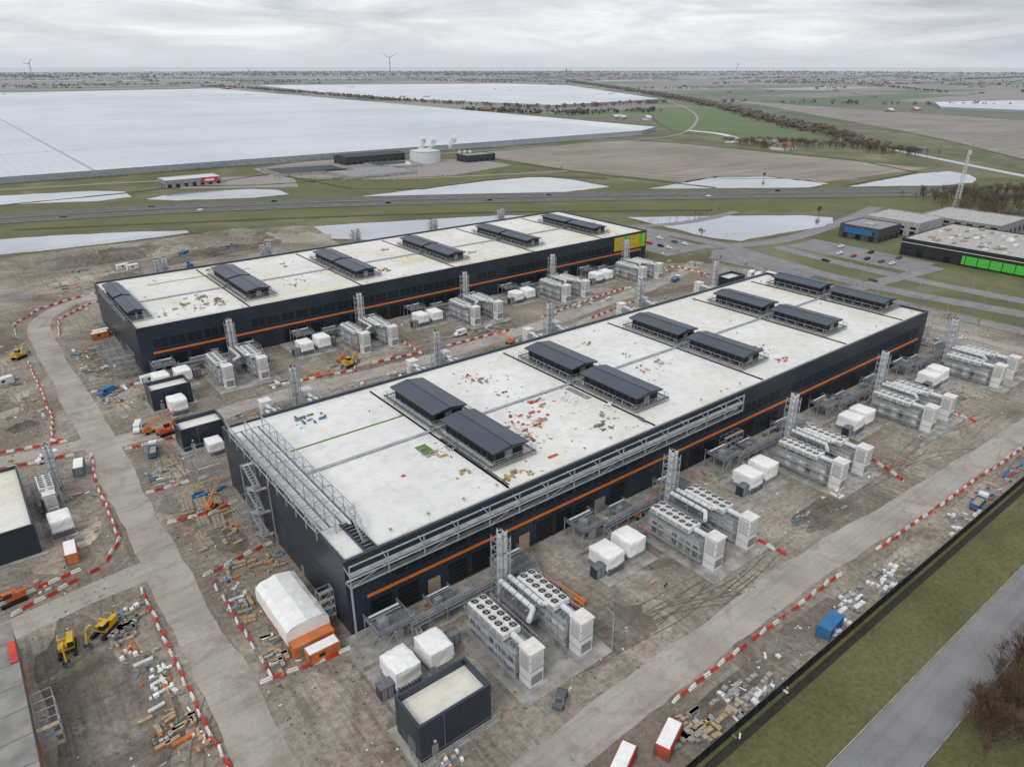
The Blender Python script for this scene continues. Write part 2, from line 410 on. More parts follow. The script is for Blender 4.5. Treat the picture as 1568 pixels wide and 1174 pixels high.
def pond(pts,z=.1):
    p=pts+[pts[0]]
    p=[(x+R(-.9,.9),y+R(-.9,.9)) for x,y,_,_ in resamp(smooth(p,1),7)]
    cx=sum(a for a,b in p)/len(p);cy=sum(b for a,b in p)/len(p)
    m=M();q=[]
    for x,y in p:
        d=math.hypot(x-cx,y-cy);k=(d+4+R(-.9,.9))/d;q.append((cx+(x-cx)*k,cy+(y-cy)*k))
    m.add([(x,y,z-.02) for x,y in q],[tuple(range(len(q)))],REED)
    m.add([(x,y,z) for x,y in p],[tuple(range(len(p)))],WATER);return m.make('pond_water')
pond(P((-560,335),(-321,446),(-215,471),(-208,459),(-292,401),(-450,320),(-560,270)))
pond([(146,362),(210,338),(300,300),(300,264),(225,283),(143,304)])
pond(P((82,512),(150,518),(232,520),(218,485),(166,455),(134,433),(100,485)))
pond(P((-600,540),(-425,603),(-339,637),(-305,585),(-402,562),(-560,490)))
pond(P((-286,620),(-210,644),(-180,600),(-300,575)));pond(P((-125,600),(4,708),(48,708),(100,630)))
pond(P((120,640),(226,735),(310,648)));pond(P((300,652),(444,763),(455,716),(413,660)))
ribbon('canal_water',P((470,1100),(488,933),(499,716),(515,600),(530,500)),11,.12,WATER)
ribbon('canal_water',P((-700,560),(-440,690),(-200,885),(-60,965),(215,1170)),9,.12,WATER)
ribbon('canal_water',P((290,1240),(330,1180),(330,1080),(300,1040)),14,.12,WATER)
ribbon('canal_water',[(-300,-60.2),(700,-60.2)],1.4,.06,simple('dark_ditch',(.035,.032,.022),.9,var=.3),0)
for q in (((-70,900),(156,1086),(225,1052),(445,775),(300,655)),((-60,900),(60,750),(180,645)),((-640,575),(-440,675),(-225,840),(-60,945),(210,1150)),((-240,735),(-110,610),(10,722),(90,700)),
          ((582,2473),(640,1179),(575,790)),((300,1150),(250,1250),(330,1900)),((-330,470),(-200,500),(-50,530),(150,540)),((-420,540),(-300,640),(-240,735)),((-290,655),(-210,660),(-120,740))):
    ribbon('ditch_bank',P(*q),5,.125,HEDGE,1,jit=.6)
m=M();L=[];
for r in (11500,25900):
    L.append([( *wf(r*math.sin(math.radians(a)),r*math.cos(math.radians(a))),1.5) for a in (range(-45,70,3))])
n=len(L[0]);mm=simple('lake_water',(.48,.53,.59),.5,var=.04,scale=.0003)
m.add(L[0]+L[1],[(i,i+1,n+i+1,n+i) for i in range(n-1)],mm);m.make('lake_water')
sheet('ploughed_field',P((-55,911),(156,1074),(216,1046),(436,773),(276,670),(185,655),(60,760)),.08,FIELD)
sheet('ploughed_field',P((582,2473),(988,1460),(1500,1300),(1000,600),(575,790),(640,1179),(660,2067)),.08,FIELD2)
sheet('ploughed_field',P((575,770),(900,560),(1000,600),(700,740)),.1,FIELD2)
sheet('meadow',P((330,1900),(480,1900),(460,1100),(300,1150),(250,1250)),.07,m_grass('meadow_green',(.085,.145,.032),(.14,.19,.06),True,.01))
sheet('meadow',P((-250,640),(-110,620),(0,730),(60,900),(-60,900),(-240,740)),.06,GRASS2)
def gh(pts,h=6):
    m=M();m.prism(pts,.1,h,GH,ghside);return m.make('greenhouse')
gh([(-1500,705),(-300,708),(4,711),(836,690),(905,722),(940,1500),(977,3205),(216,3182),(-1500,3150)])
gh([(1286,3556),(2396,3130),(2455,2637),(1693,1400),(1224,1332),(1103,1863),(1133,2462)])
gh(P((1142,2067),(1456,2174),(1600,1900),(1200,1640),(1027,1826)))
# ------------------------------------------------------------------ data centres
def datacentre(s1,t0,t1,roofm,pents):
    root=empty('data_center_building')
    H=17.
    w=M()
    w.box(0,s1,t0,t1,0.05,16.2,navy)
    w.box(0,s1,t0,t0+.5,16.2,H,navy);w.box(0,s1,t1-.5,t1,16.2,H,navy);w.box(0,.5,t0+.5,t1-.5,16.2,H,navy);w.box(s1-.5,s1,t0+.5,t1-.5,16.2,H,navy)
    w.box(-.08,s1+.08,t0-.08,t0+.6,H,H+.12,navy_trim);w.box(-.08,s1+.08,t1-.6,t1+.08,H,H+.12,navy_trim)
    w.box(-.08,.6,t0+.6,t1-.6,H,H+.12,navy_trim);w.box(s1-.6,s1+.08,t0+.6,t1-.6,H,H+.12,navy_trim)
    w.make('walls',parent=root)
    r=M();r.box(.5,s1-.5,t0+.5,t1-.5,16.2,16.32,roofm)
    if t0==0:
        r.box(5.2,7.2,.6,12,16.3,16.4,black);r.box(4.9,5.2,.6,12,16.3,16.9,navy_trim);r.box(7.2,7.5,.6,12,16.3,16.9,navy_trim)
        for i in range(9): r.box(5.2,7.2,1.5+i*1.2,1.7+i*1.2,16.4,16.6,grey)
    r.make('roof',parent=root)
    fa=M()
    for y,sg in ((t0,-1),(t1,1)):
        def bx(x0,x1,d,z0,z1,mt):
            ya,yb=sorted((y,y+sg*d));fa.box(x0,x1,ya,yb,z0,z1,mt)
        bx(4,s1-4,.16,6.95,7.6,orange)
        n=int((s1-8)/5.8);st=(s1-8)/n
        for i in range(n):
            x=4+i*st
            if random.random()<.9:
                bx(x+.5,x+st-.5,.05,9.2,12.,black);bx(x+st*.5-.12,x+st*.5+.12,.09,9.2,12.,navy_trim)
                for q in range(3): bx(x+.5,x+st-.5,.08,9.8+q*.7,9.9+q*.7,navy_trim)
            k=random.random()
            if k<.75:
                bx(x+.7,x+st-.7,.05,.6,5.6,black)
                for q in range(4): bx(x+.7,x+st-.7,.08,1.5+q*1.,1.6+q*1.,navy_trim)
            elif k<.82: bx(x+1.5,x+st-1.5,.05,.1,4.2,wood)
            elif k<.88: bx(x+1.,x+st-1.4,.05,.1,4.2,grey)
            bx(x-.12,x+.12,.14,.1,6.8,navy_trim)
        bx(0,s1,.12,8.55,8.75,navy_trim);bx(0,s1,.12,12.4,12.6,navy_trim)
    for x,sg in ((0,-1),(s1,1)):
        xa,xb=sorted((x,x+sg*.06))
        for q in range(4): fa.box(xa,xb,t0+8+q*14,t0+9.2+q*14,.1,2.4,grey)
        fa.box(*sorted((x,x+sg*.1)),t0,t1,8.5,8.65,navy_trim)
    fa.make('facade_openings',parent=root)
    p=M();st=M()
    for a,b,c,d in pents:
        zb=16.32;zt=20.0
        p.box(a+.5,b-.5,c+.6,d-.6,zb,zt,navy)
        p.gable(a,b,c,d,zt+.01,.75,penth,'y',navy,.45)
        p.box(a-.4,b+.4,c-.4,d+.4,zt-.3,zt,navy_trim)
        p.beam(((a+b)/2,c-.4,zt+.8),((a+b)/2,d+.4,zt+.8),.14,navy_trim)
        n=int((d-c)/2.6)
        for i in range(n):
            y=c+.8+i*(d-c-1.2)/n
            for x0,x1 in ((a+.42,a+.5),(b-.5,b-.42)): p.box(x0,x1,y+.2,y+2.,17.2,19.3,black)
        for i in range(3):
            x=a+1+i*(b-a-2)/3
            for y0,y1 in ((c+.52,c+.6),(d-.6,d-.52)): p.box(x+.2,x+(b-a-2)/3-.2,y0,y1,17.,19.2,grey if i==1 else black)
        n=int((d-c)/3.4)
        for i in range(n+1):
            y=c+i*(d-c)/n
            for x in (a-1.6,b+1.6): st.beam((x,y,16.3),(x,y,18.7),.13,steel)
            st.beam((a-1.6,y,17.3),(a+.5,y,17.3),.12,steel);st.beam((b-.5,y,17.3),(b+1.6,y,17.3),.12,steel)
        for x in (a-1.6,b+1.6):
            st.beam((x,c-1,17.3),(x,d+1,17.3),.16,steel);st.beam((x,c-1,18.7),(x,d+1,18.7),.1,steel);st.box(x-.45,x+.45,c-1,d+1,17.35,17.42,steel_d)
        for y in (c-1.2,d+1.2):
            st.box(a-2,b+2,y-.5,y+.5,17.35,17.42,steel_d);st.rail([(a-2,y),(b+2,y)],17.4,1.2,steel,.07)
            for x in (a-2,b+2): st.beam((x,y,16.3),(x,y,17.4),.12,steel)
    p.make('penthouses',parent=root);
    tm=t0+34.4
    st.box(8,s1-6,tm-.45,tm+.45,16.5,16.7,steel);st.rail([(8,tm-.8),(s1-6,tm-.8)],16.3,.9,steel,.05,4,False)
    for a,b,c,d in pents:
        if b-a>8:
            st.box(a-2.9,a-2.5,t0+2,t1-3,16.45,16.6,grey)
    for q in range(int(s1/9)):
        x=12+q*8.7;y=t0+random.choice([4,30,39,62])
        if x<s1-4: st.cyl((x,y,16.3),(x,y,16.9),.22,silver,8);st.cyl((x,y,16.9),(x,y,17.0),.34,grey,8)
    st.rail([(.3,t0+.3),(s1-.3,t0+.3)],H+.1,.5,steel_d,.05,6,False)
    st.make('roof_steelwork',parent=root)
    return root
pA=[]
for s in (42.5,89.5,136,182.5,221): pA+=[(s,s+9.5,36,57),(s,s+9.5,11,32)]
pB=[(0.8,6,171,191),(.8,6,194,214)]
for s in (43,89.5,136,182.5,229): pB+=[(s,s+9,193.5,214),(s,s+9,170.5,191)]
dA=datacentre(234,0,68,roofA,pA)
dB=datacentre(258,159,232,roofB,pB)
g=M()
n=15
for i in range(n+1):
    x=i*118/n
    g.beam((x,-2.4,12.6),(x,-2.4,17.6),.2,steel);g.beam((x,-2.4,12.6),(x,0,12.6),.18,steel);g.beam((x,-2.4,15.2),(x,0,16.),.14,steel)
    if i<n and i%2==0: g.beam((x,-2.4,12.8),(x+118/n,-2.4,15.2),.1,steel)
for z in (12.8,17.5,15.2): g.beam((0,-2.4,z),(118,-2.4,z),.22,steel)
g.box(0,118,-2.2,-1.4,15.25,15.35,steel);g.box(0,118,-2.2,-1.2,12.85,12.95,steel_d)
g.cyl((0,-.8,13.2),(118,-.8,13.2),.18,silver,8)
g.beam((0,-2.4,0),(0,-2.4,13),.3,steel);g.beam((118,-2.4,12.8),(118,-2.4,17.6),.3,steel)
g.make('cable_tray_gantry',parent=dA)
g=M()
xs=(-.6,3.4,7.6)
ys=[10+i*5 for i in range(11)]
for y in ys:
    for x in xs: g.beam((x,y,16.4),(x,y,20.8),.17,steel)
    for z in (18.2,20.8): g.beam((xs[0],y,z),(xs[-1],y,z),.14,steel)
for x in xs:
    for z in (18.2,20.8): g.beam((x,ys[0],z),(x,ys[-1],z),.17,steel)
for i,(a,b) in enumerate(zip(ys,ys[1:])):
    if i%2==0: g.beam((xs[0],a,18.2),(xs[0],b,20.8),.11,steel);g.beam((xs[-1],a,20.8),(xs[-1],b,18.2),.11,steel)
for x in (.4,2.0,4.4,6.2): g.box(x,x+.4,ys[0],ys[-1],18.3,18.42,steel_d)
g.cyl((5.6,8,18.8),(5.6,60,18.8),.28,silver,8)
g.rail([(xs[0]-.4,8),(xs[0]-.4,62),(7.9,62)],20.9,1.1,steel,.055,3);g.rail([(8,8),(8,62)],18.3,1.1,steel,.055,3)
for x in (6.2,7.4): g.beam((x,10,20.8),(x,4.5,16.4),.15,steel);g.beam((x,10,21.8),(x,4.5,17.4),.08,steel)
for i in range(11): g.box(6.2,7.4,4.6+i*.5,4.8+i*.5,16.45+i*.4,16.5+i*.4,steel)
for x in (-3.4,-.5):
    for y in (36,44): g.beam((x,y,0),(x,y,18.5),.2,steel)
for i in range(6):
    z=i*3
    y0,y1=(36.5,43.5) if i%2 else (43.5,36.5)
    g.box(-3.2,-.6,min(y1,y1+1),max(y1,y1+1),z+2.9,z+3.,steel)
    for x in (-3.1,-1.9): g.beam((x,y0,z),(x,y1,z+3),.16,steel);g.beam((x,y0,z+1),(x,y1,z+4),.07,steel)
    for k in range(9):
        f=k/9;g.box(-3.1,-1.9,y0+(y1-y0)*f-.12,y0+(y1-y0)*f+.12,z+3*f+.1,z+3*f+.16,steel)
g.make('steel_walkway',parent=dA)
g=M()
lime=simple('lime_panel',(.5,.42,.04),.5)
for i in range(10):
    g.box(258,258.12,162+i*2.0,163.9+i*2.0,7.6,15.5,random.choice([yellow,green_p,orcont,lime]))
for i in range(10): g.box(233+i*2.4,235.3+i*2.4,158.78,158.98,8.8,16,[yellow,lime,yellow,green_p,lime][i%5])
g.make('coloured_panels',parent=dB)

# ------------------------------------------------------------------ equipment (local: wall at y=0, outwards -y)
def eq_stack():
    m=M();W=1.35
    for x in (-W,W):
        for y in (-W,W): m.beam((x,y,0),(x,y,16),.18,steel)
    for i in range(9):
        z=1+i*2
        if z>15.9:break
        c=[(-W,-W),(W,-W),(W,W),(-W,W)]
        for a,b in zip(c,c[1:]+c[:1]):
            m.beam((*a,z),(*b,z),.12,steel)
            if z<14: m.beam((*a,z),(*b,z+2),.08,steel)
    for x,y in ((-.62,-.5),(.62,-.5),(0,.6)):
        m.cyl((x,y,.5),(x,y,17.2),.5,silver,10);m.cyl((x,y,17.2),(x,y,17.4),.38,black,10)
        for z in (4,8,12,16): m.cyl((x,y,z),(x,y,z+.15),.56,grey,10)
    return m.mesh('exhaust_stack')
def eq_gen():
    m=M()
    m.box(-2.6,2.6,-18.6,.4,0,.25,concrete)
    m.box(-1.9,1.9,-14,0,.5,5.2,offw)
    for i in range(7):
        y=-.6-i*1.95
        for sx in (-1.95,1.9): m.box(sx,sx+.05,y-1.5,y-.2,1.,4.4,random.choice([grey,white,steel,offw,steel_d]))
    m.box(-2.1,2.1,-14.1,.1,5.2,5.4,steel)
    for x in (-1.9,1.9):
        for i in range(5): m.beam((x,-.2-i*2.6,5.3),(x,-.2-i*2.6,6.4),.16,steel)
    m.box(-2.,2.,-11,0,6.3,7.5,white)
    for i in range(6):
        for sx in (-2.05,2.): m.box(sx,sx+.05,-1.7-i*1.83,-.2-i*1.83,6.45,7.3,steel)
        for x in (-.98,.98):
            y=-.95-i*1.83
            m.box(x-.85,x+.85,y-.82,y+.82,7.5,7.62,wplast)
            m.cyl((x,y,7.6),(x,y,7.95),.78,white,12,cap=False);m.cyl((x,y,7.6),(x,y,7.75),.72,black,12)
            m.box(x-.7,x+.7,y-.05,y+.05,7.78,7.82,steel);m.box(x-.05,x+.05,y-.7,y+.7,7.83,7.86,steel)
    m.rail([(-2.4,.3),(-2.4,-14.3),(2.4,-14.3),(2.4,.3)],5.4,1.2,steel,.06,2.6)
    m.cyl((0,-11.2,6.9),(0,-15,6.9),.6,silver,12)
    for y in (-11.8,-12.6,-13.6): m.cyl((-.9,y,5.4),(-.9,y,6.5),.2,grey,8)
    m.box(.6,1.6,-13.6,-11.6,5.4,6.3,grey)
    m.box(-1.5,1.5,-18,-15,.3,8.,white);m.box(-1.7,1.7,-18.2,-14.9,8.,8.25,wplast)
    for z in (2.,4.,6.): m.box(-1.54,1.54,-18.04,-14.96,z,z+.1,grey)
    m.box(-1.2,1.2,-18.06,-18,1,3,grey)
    for q in range(6): m.box(-1.2,1.2,-18.08,-18,4.2+q*.55,4.5+q*.55,offw)
    m.box(-1.56,-1.5,-17.6,-15.4,4.2,7.4,offw);m.box(1.5,1.56,-17.6,-15.4,1,3.4,grey)
    for x in (-3.1,-2.5):
        m.beam((x,-13,0),(x,-9.5,5.3),.12,steel)
    for i in range(10): m.beam((-3.1,-13+i*.36,.2+i*.53),(-2.5,-13+i*.36,.2+i*.53),.09,steel)
    for x in (-2.9,2.9):
        for i in range(7):
            y=-2.5*i-.5;m.beam((x,y,0),(x,y,7.6),.08,steel)
            if i<6: m.beam((x,y,0),(x,y-2.5,2.1),.05,steel);m.beam((x,y,4.2),(x,y-2.5,2.1),.05,steel)
        for z in (2.1,4.2,6.1,7.4): m.beam((x,-.5,z),(x,-15.5,z),.07,steel)
        m.box(x-.4,x+.4,-15.5,-.5,2.,2.06,grey);m.box(x-.4,x+.4,-15.5,-.5,4.1,4.16,grey)
    return m.mesh('generator_container')
def eq_pipe():
    m=M()
    for x in (-1.1,1.1):
        m.cyl((x,1,7.),(x,-9,7.),.55,silver,12);m.cyl((x,-9,7.),(x*3.5,-11,7.),.5,silver,10)
        for q in range(5): m.cyl((x,-q*2.,7.),(x,-q*2.-.12,7.),.62,grey,12)
        for y in (0,-4,-8): m.beam((x,y,0),(x,y,6.5),.16,steel)
    for y in (0,-4,-8): m.beam((-2.2,y,6.3),(2.2,y,6.3),.18,steel)
    m.box(-2.2,2.2,-9,1,3.9,4.,steel_d);m.rail([(-2.3,1),(-2.3,-9),(2.3,-9),(2.3,1)],4,1.1,steel,.06)
    return m.mesh('exhaust_duct')
def eq_trafo(sd):
    rn=random.Random(sd);r_=rn.uniform
    m=M()
    m.box(-3,3,-4,4,0,.3,concrete)
    m.box(-2.5,2.5,-3,3,.3,2.2,grey)
    for i in range(8): m.box(-2.4+i*.62,-2.1+i*.62,-3.3,-3,.5,2.1,steel_d)
    prof=[(1.7,1.02),(3.,.98),(4.5,1.),(5.05,.96),(5.35,.72)]
    rings=[]
    N=16
    for z,k in prof:
        ring=[]
        for i in range(N):
            a=2*math.pi*i/N+math.pi/4;cx,cy=math.cos(a),math.sin(a);q=max(abs(cx),abs(cy))**.85
            ring.append((cx/q*2.6*k+r_(-.08,.08),cy/q*3.1*k+r_(-.08,.08),z+r_(-.1,.1)))
        rings.append(ring)
    vs=[v for r in rings for v in r];fs=[]
    for j in range(len(rings)-1):
        for i in range(N): fs.append((j*N+i,j*N+(i+1)%N,j*N+N+(i+1)%N,j*N+N+i))
    vs.append((0,0,5.55));c=len(vs)-1
    for i in range(N): fs.append(((len(rings)-1)*N+i,(len(rings)-1)*N+(i+1)%N,c))
    m.add(vs,fs,tarp)
    return m.mesh('covered_transformer')
def eq_platform():
    m=M()
    for x in (-3.5,0,3.5):
        for y in (-6,-3,0): m.beam((x,y,0),(x,y,4.2),.16,steel)
    for y in (-6,-3,0): m.beam((-3.5,y,4.1),(3.5,y,4.1),.16,steel)
    m.box(-3.6,3.6,-6.1,.1,4.2,4.28,steel_d);m.rail([(-3.6,.1),(-3.6,-6.1),(3.6,-6.1),(3.6,.1)],4.3,1.1,steel,.06)
    m.beam((-3.5,-6,0),(0,-6,4),.09,steel);m.beam((3.5,0,0),(3.5,-6,4),.09,steel)
    for x in (3.8,4.8): m.beam((x,-8.5,0),(x,-4,4.2),.14,steel)
    for i in range(9): m.box(3.8,4.8,-8.5+i*.5,-8.2+i*.5,i*.47,i*.47+.06,steel)
    m.cyl((-3,-1,4.9),(3.4,-1,4.9),.25,silver,8);m.cyl((-3,-1.8,4.8),(3.4,-1.8,4.8),.18,grey,8)
    m.box(-2.6,-.8,-4.8,-3.4,4.3,6.1,grey);m.box(.6,2.2,-4.6,-3.6,.1,2.2,offw)
    return m.mesh('steel_platform')
def eq_rack():
    m=M()
    for i in range(7):
        x=i*4
        for y in (0,1.6): m.beam((x,y,0),(x,y,3.6),.12,steel)
        m.beam((x,0,3.5),(x,1.6,3.5),.12,steel);m.beam((x,0,2.6),(x,1.6,2.6),.1,steel)
    for y in (0,1.6):
        for z in (3.6,2.6): m.beam((0,y,z),(24,y,z),.12,steel)
    m.box(0,24,.2,1.4,2.7,2.8,steel_d)
    for y in (.4,.8,1.2): m.cyl((0,y,3.75),(24,y,3.75),.12,grey,6)
    return m.mesh('cable_rack')
def eq_cabinet():
    m=M();m.box(-1.5,1.5,-1.2,1.2,0,.3,concrete);m.box(-1.3,1.3,-1,1,.3,3.,navy_trim);m.gable(-1.3,1.3,-1,1,3.01,.25,steel_d,'x',None,.1)
    m.box(-1.1,-.1,-1.05,-1,.5,2.8,grey);m.box(.1,1.1,-1.05,-1,.5,2.8,grey);return m.mesh('electrical_cabinet')
STK,GEN,PIPE,PLT,RACK,CAB=eq_stack(),eq_gen(),eq_pipe(),eq_platform(),eq_rack(),eq_cabinet()
TRFS=[eq_trafo(i) for i in range(5)]
GENS=[GEN]+[eq_gen() for _ in range(3)]
def group(s0,tw):
    def pl(me,dx,dy,name,rz=0,sc=1):
        place(me,name,(s0+dx,tw+dy,.06),rz,sc=sc)
    pl(STK,0,-10,'exhaust_stack');pl(PIPE,-.5,-13,'exhaust_duct')
    pl(random.choice(GENS),-8.6,-13.5,'generator_container');pl(random.choice(GENS),3.3,-13.5,'generator_container')
    pl(random.choice(TRFS),-26.5,-15.5,'covered_transformer',R(-.03,.03),(1,1,R(.92,1.04)));pl(random.choice(TRFS),-19.4,-15.2,'covered_transformer',math.pi,(1,1,R(.92,1.04)))
    pl(PLT,-23,-2,'steel_platform');pl(PLT,6,-3,'steel_platform');pl(PLT,-11,-2.5,'steel_platform',0,(.8,.8,.7))
    pl(RACK,-20,-8.5,'cable_rack');pl(CAB,-14.8,-14,'electrical_cabinet');pl(CAB,-30.5,-17,'electrical_cabinet');pl(CAB,9,-16,'electrical_cabinet',1.57)
for k in range(5):
    group(28.5+51*k,0);group(28.5+51*k,160)
    place(STK,'exhaust_stack',(29+51*k,94,.06))
    for dx,ty in ((-8,97),(5,97)):
        if 28+51*k+dx<236: place(random.choice(GENS),'generator_container',(28+51*k+dx,ty-18,.06),math.pi)
    place(STK,'exhaust_stack',(30+50*k,256,.06));
    place(STK,'exhaust_stack',(34+50*k,258,.06))
m=M()
for tw in (0,160):
    for k in range(5):
        s=28.5+51*k
        m.box(s-31,s-15.5,tw-21,tw-10,.04,.16,concrete);m.box(s-13,s+8,tw-34,tw-11,.04,.14,concrete);m.box(s-31,s+12,tw-9,tw-.2,.04,.12,concrete)
m.make('concrete_slab')
def block(x0,x1,y0,y1,h,tall=1.2):
    m=M();m.box(x0,x1,y0,y1,.05,h-tall,navy)
    for a in ((x0,x1,y0,y0+.35),(x0,x1,y1-.35,y1),(x0,x0+.35,y0+.35,y1-.35),(x1-.35,x1,y0+.35,y1-.35)): m.box(*a,h-tall,h,navy)
    m.box(x0+.35,x1-.35,y0+.35,y1-.35,h-tall,h-tall+.06,roofB)
    for a in ((x0-.06,x1+.06,y0-.06,y0+.4),(x0-.06,x1+.06,y1-.4,y1+.06)): m.box(*a,h,h+.1,navy_trim)
    for a in ((x0-.06,x0+.4,y0+.4,y1-.4),(x1-.4,x1+.06,y0+.4,y1-.4)): m.box(*a,h,h+.1,navy_trim)
    m.box(x0+2,x0+3.2,y0-.06,y0,.1,2.4,grey);m.box(x0-.06,x0,y0+1.5,y0+3.8,.1,3.2,steel_d)
    m.box(x0+4.4,x0+4.5,y0-.12,y0,.1,h,steel_d);m.box(x0+2.4,x0+2.8,y0-.2,y0,3,3.3,wplast)
    m.box(x0-1.2,x1+1.2,y0-1.2,y1+1.2,.03,.13,concrete)
    m.make('switchgear_building')
block(-4,9.6,-32,-24.5,7.8,1.4);block(-5,7,93,101,7);block(-5,7,126,134,7)
block(-64,-43,66,98,7.6,.8);block(-75,-62,230,245,7);block(243,256,93,101,7)
place(STK,'exhaust_stack',(-36,94,.05),sc=(.8,.8,.75));place(GEN,'generator_container',(-38.5,92,.05),0,sc=(.8,.7,.8));place(TRFS[0],'covered_transformer',(-38,72,.05),sc=.9)
place(TRFS[1],'covered_transformer',(1,121,.05));place(TRFS[2],'covered_transformer',(2,88,.05),sc=.8)
# ------------------------------------------------------------------ barriers
def barrier(pts):
    m=M()
    for i,(x,y,a,L) in enumerate(resamp(pts,2.1)):
        if random.random()<.05: continue
        mt=red if i%2 else wplast
        a2=a+R(-.14,.14);x+=R(-.22,.22);y+=R(-.22,.22)
        m.obox(x,y,.06,L*.95,.5,.25,a2,mt);m.obox(x,y,.31,L*.88,.26,.5,a2,mt,.85)
    m.make('traffic_barrier')
for b in ([(-26,107),(-28,90),(-28,71),(-28.5,60),(-33,52),(-52,46)],[(-28.5,38),(-28.5,14),(-28.5,-3),(-28,-13),(-28,-40)],[(-17,-1),(-8,-2.5),(2,-3.5)],
    [(-16,35),(0,38)],[(-31,197),(-31,143),(-33,124),(-30,121)],[(-17,154),(-2,152)],[(89,-4),(88,-19),(87,-34),(87,-39)],[(149,-6),(147,-19),(139,-40)],
    [(37,-48.6),(69,-48.4),(92,-48.6)],[(106,-49.5),(144,-50.5),(201,-52.5),(262,-54)],[(69,119),(87,117),(88,138)],[(100,117),(132,115.5)],[(-18,77),(-3,76)],
    [(-31,236),(-30,250),(-20,266),(-6,275),(12,281)],[(-17,225),(-15,245),(0,262),(20,270)],[(-17,105),(0,104),(12,106)],[(150,120),(185,126),(215,129)],[(36,121),(60,117),(64,125)],
    [(-60,50),(-36,54)],[(242,-8),(240,-30)],[(196,-6),(194,-22),(190,-38)],[(222,148),(262,140),(262,110)],[(-31,121),(-60,128)],[(-31,111),(-70,118)],[(-17,60),(-8,58),(0,60)],[(165,106),(205,112)],[(-16,0),(-16,34)]):
    barrier(b)
def fence(pts,h=2.2,name='security_fence',mt=black,step=3,solid=True):
    m=M()
    for a,b in zip(pts,pts[1:]):
        L=math.dist(a,b);an=math.atan2(b[1]-a[1],b[0]-a[0])
        if solid:m.obox((a[0]+b[0])/2,(a[1]+b[1])/2,.05,L,.06,h,an,mt)
        m.rail([a,b],.05,h+.1,steel_d,.07,step)
    m.make(name)
fence([(-150,-58.8),(300,-58.8)])
fence([(-200,384),(-22,389.5),(80,386),(146,364)],2,'wire_fence',steel_d,4,False)
fence([(276,140),(280,60),(280,-40)],2,'wire_fence',steel_d,3,False)
fence([(300,-58),(302,60),(292,140)],2,'wire_fence',steel_d,3,False)
fence([(-3,-20),(-5,-33),(11,-33)],2,'wire_fence',steel,3,False);fence([(-16,1),(-16,33)],2,'wire_fence',steel,3,False)
# ------------------------------------------------------------------ tent, containers, vehicles
m=M();m.box(-11,-3,.6,19,.1,2.6,orcont)
for y in (3,7,11,15): m.box(-11.06,-2.94,y,y+.15,.2,2.5,steel_d)
m.box(-10,-8,.52,.6,.4,2.3,grey);m.box(-6.5,-4.5,.52,.6,1.1,2.,glass)
arc=[(-11.25,1.6),(-11.2,3.2),(-11.05,4.5),(-10,5.1),(-8.4,5.4),(-7,5.65),(-5.6,5.4),(-4,5.1),(-2.95,4.5),(-2.8,3.2),(-2.75,1.6)]
y0,y1=3.,19.2;n=len(arc)
rs=[];NJ=13
for j in range(NJ):
    y=y0+(y1-y0)*j/(NJ-1)
    rs+=[(x+R(-.05,.05),y,z+R(-.13,.13)-.12*(j%2)) for x,z in arc]
m.add(rs,[(j*n+i,j*n+i+1,(j+1)*n+i+1,(j+1)*n+i) for j in range(NJ-1) for i in range(n-1)],tarp)
m.add([(x,y0,z) for x,z in arc],[tuple(range(n))],tarp);m.add([(x,y1,z) for x,z in arc],[tuple(range(n))],tarp)
m.make('storage_tent')
def container(mt,roof=None,L=6,W=2.5,h=2.6):
    m=M();m.box(-L/2,L/2,-W/2,W/2,.12,h,mt)
    for x in (-L/2,L/2):
        for y in (-W/2,W/2): m.box(x-.1,x+.1,y-.1,y+.1,0,h+.06,steel_d)
    k=int(L/.5)
    for i in range(k):
        x=-L/2+.2+i*(L-.4)/k
        for y in (-W/2-.04,W/2): m.box(x,x+.2,y,y+.04,.2,h-.1,mt)
    if roof: m.box(-L/2+.15,L/2-.15,-W/2+.15,W/2-.15,h,h+.06,roof)
    m.box(L/2,L/2+.04,-W/2+.2,-.05,.2,h-.2,mt);m.box(L/2,L/2+.04,.05,W/2-.2,.2,h-.2,mt)
    m.box(-1.2,0,-W/2-.07,-W/2,1.2,2,glass)
    return m.mesh('shipping_container')
CO,CB,CW,CR,CG=container(orcont,tarp),container(blue),container(white),container(simple('red_container',(.45,.08,.05),.5),tarp),container(grey,tarp)
for me,x,y,a in ((CB,73,-56,.1),(CR,20,-52,.4),(CR,29,-53.5,.35),(CW,13,-53,.2),(CO,-5,210,.1),(CO,-4,213,.1),(CW,26,320,.3),(CW,30,316,.3),(CO,-6.5,-1.5,0),(CW,0,152,.2),(CG,-30,100,1.4),(CW,278,100,.3),(CW,278,104,.3),(CW,284,96,1.5),(CO,240,150,.2),(CB,60,330,.8),(CW,-40,180,.4),(CO,-38,60,1.5)):
    place(me,'shipping_container',(x,y,.05),a)
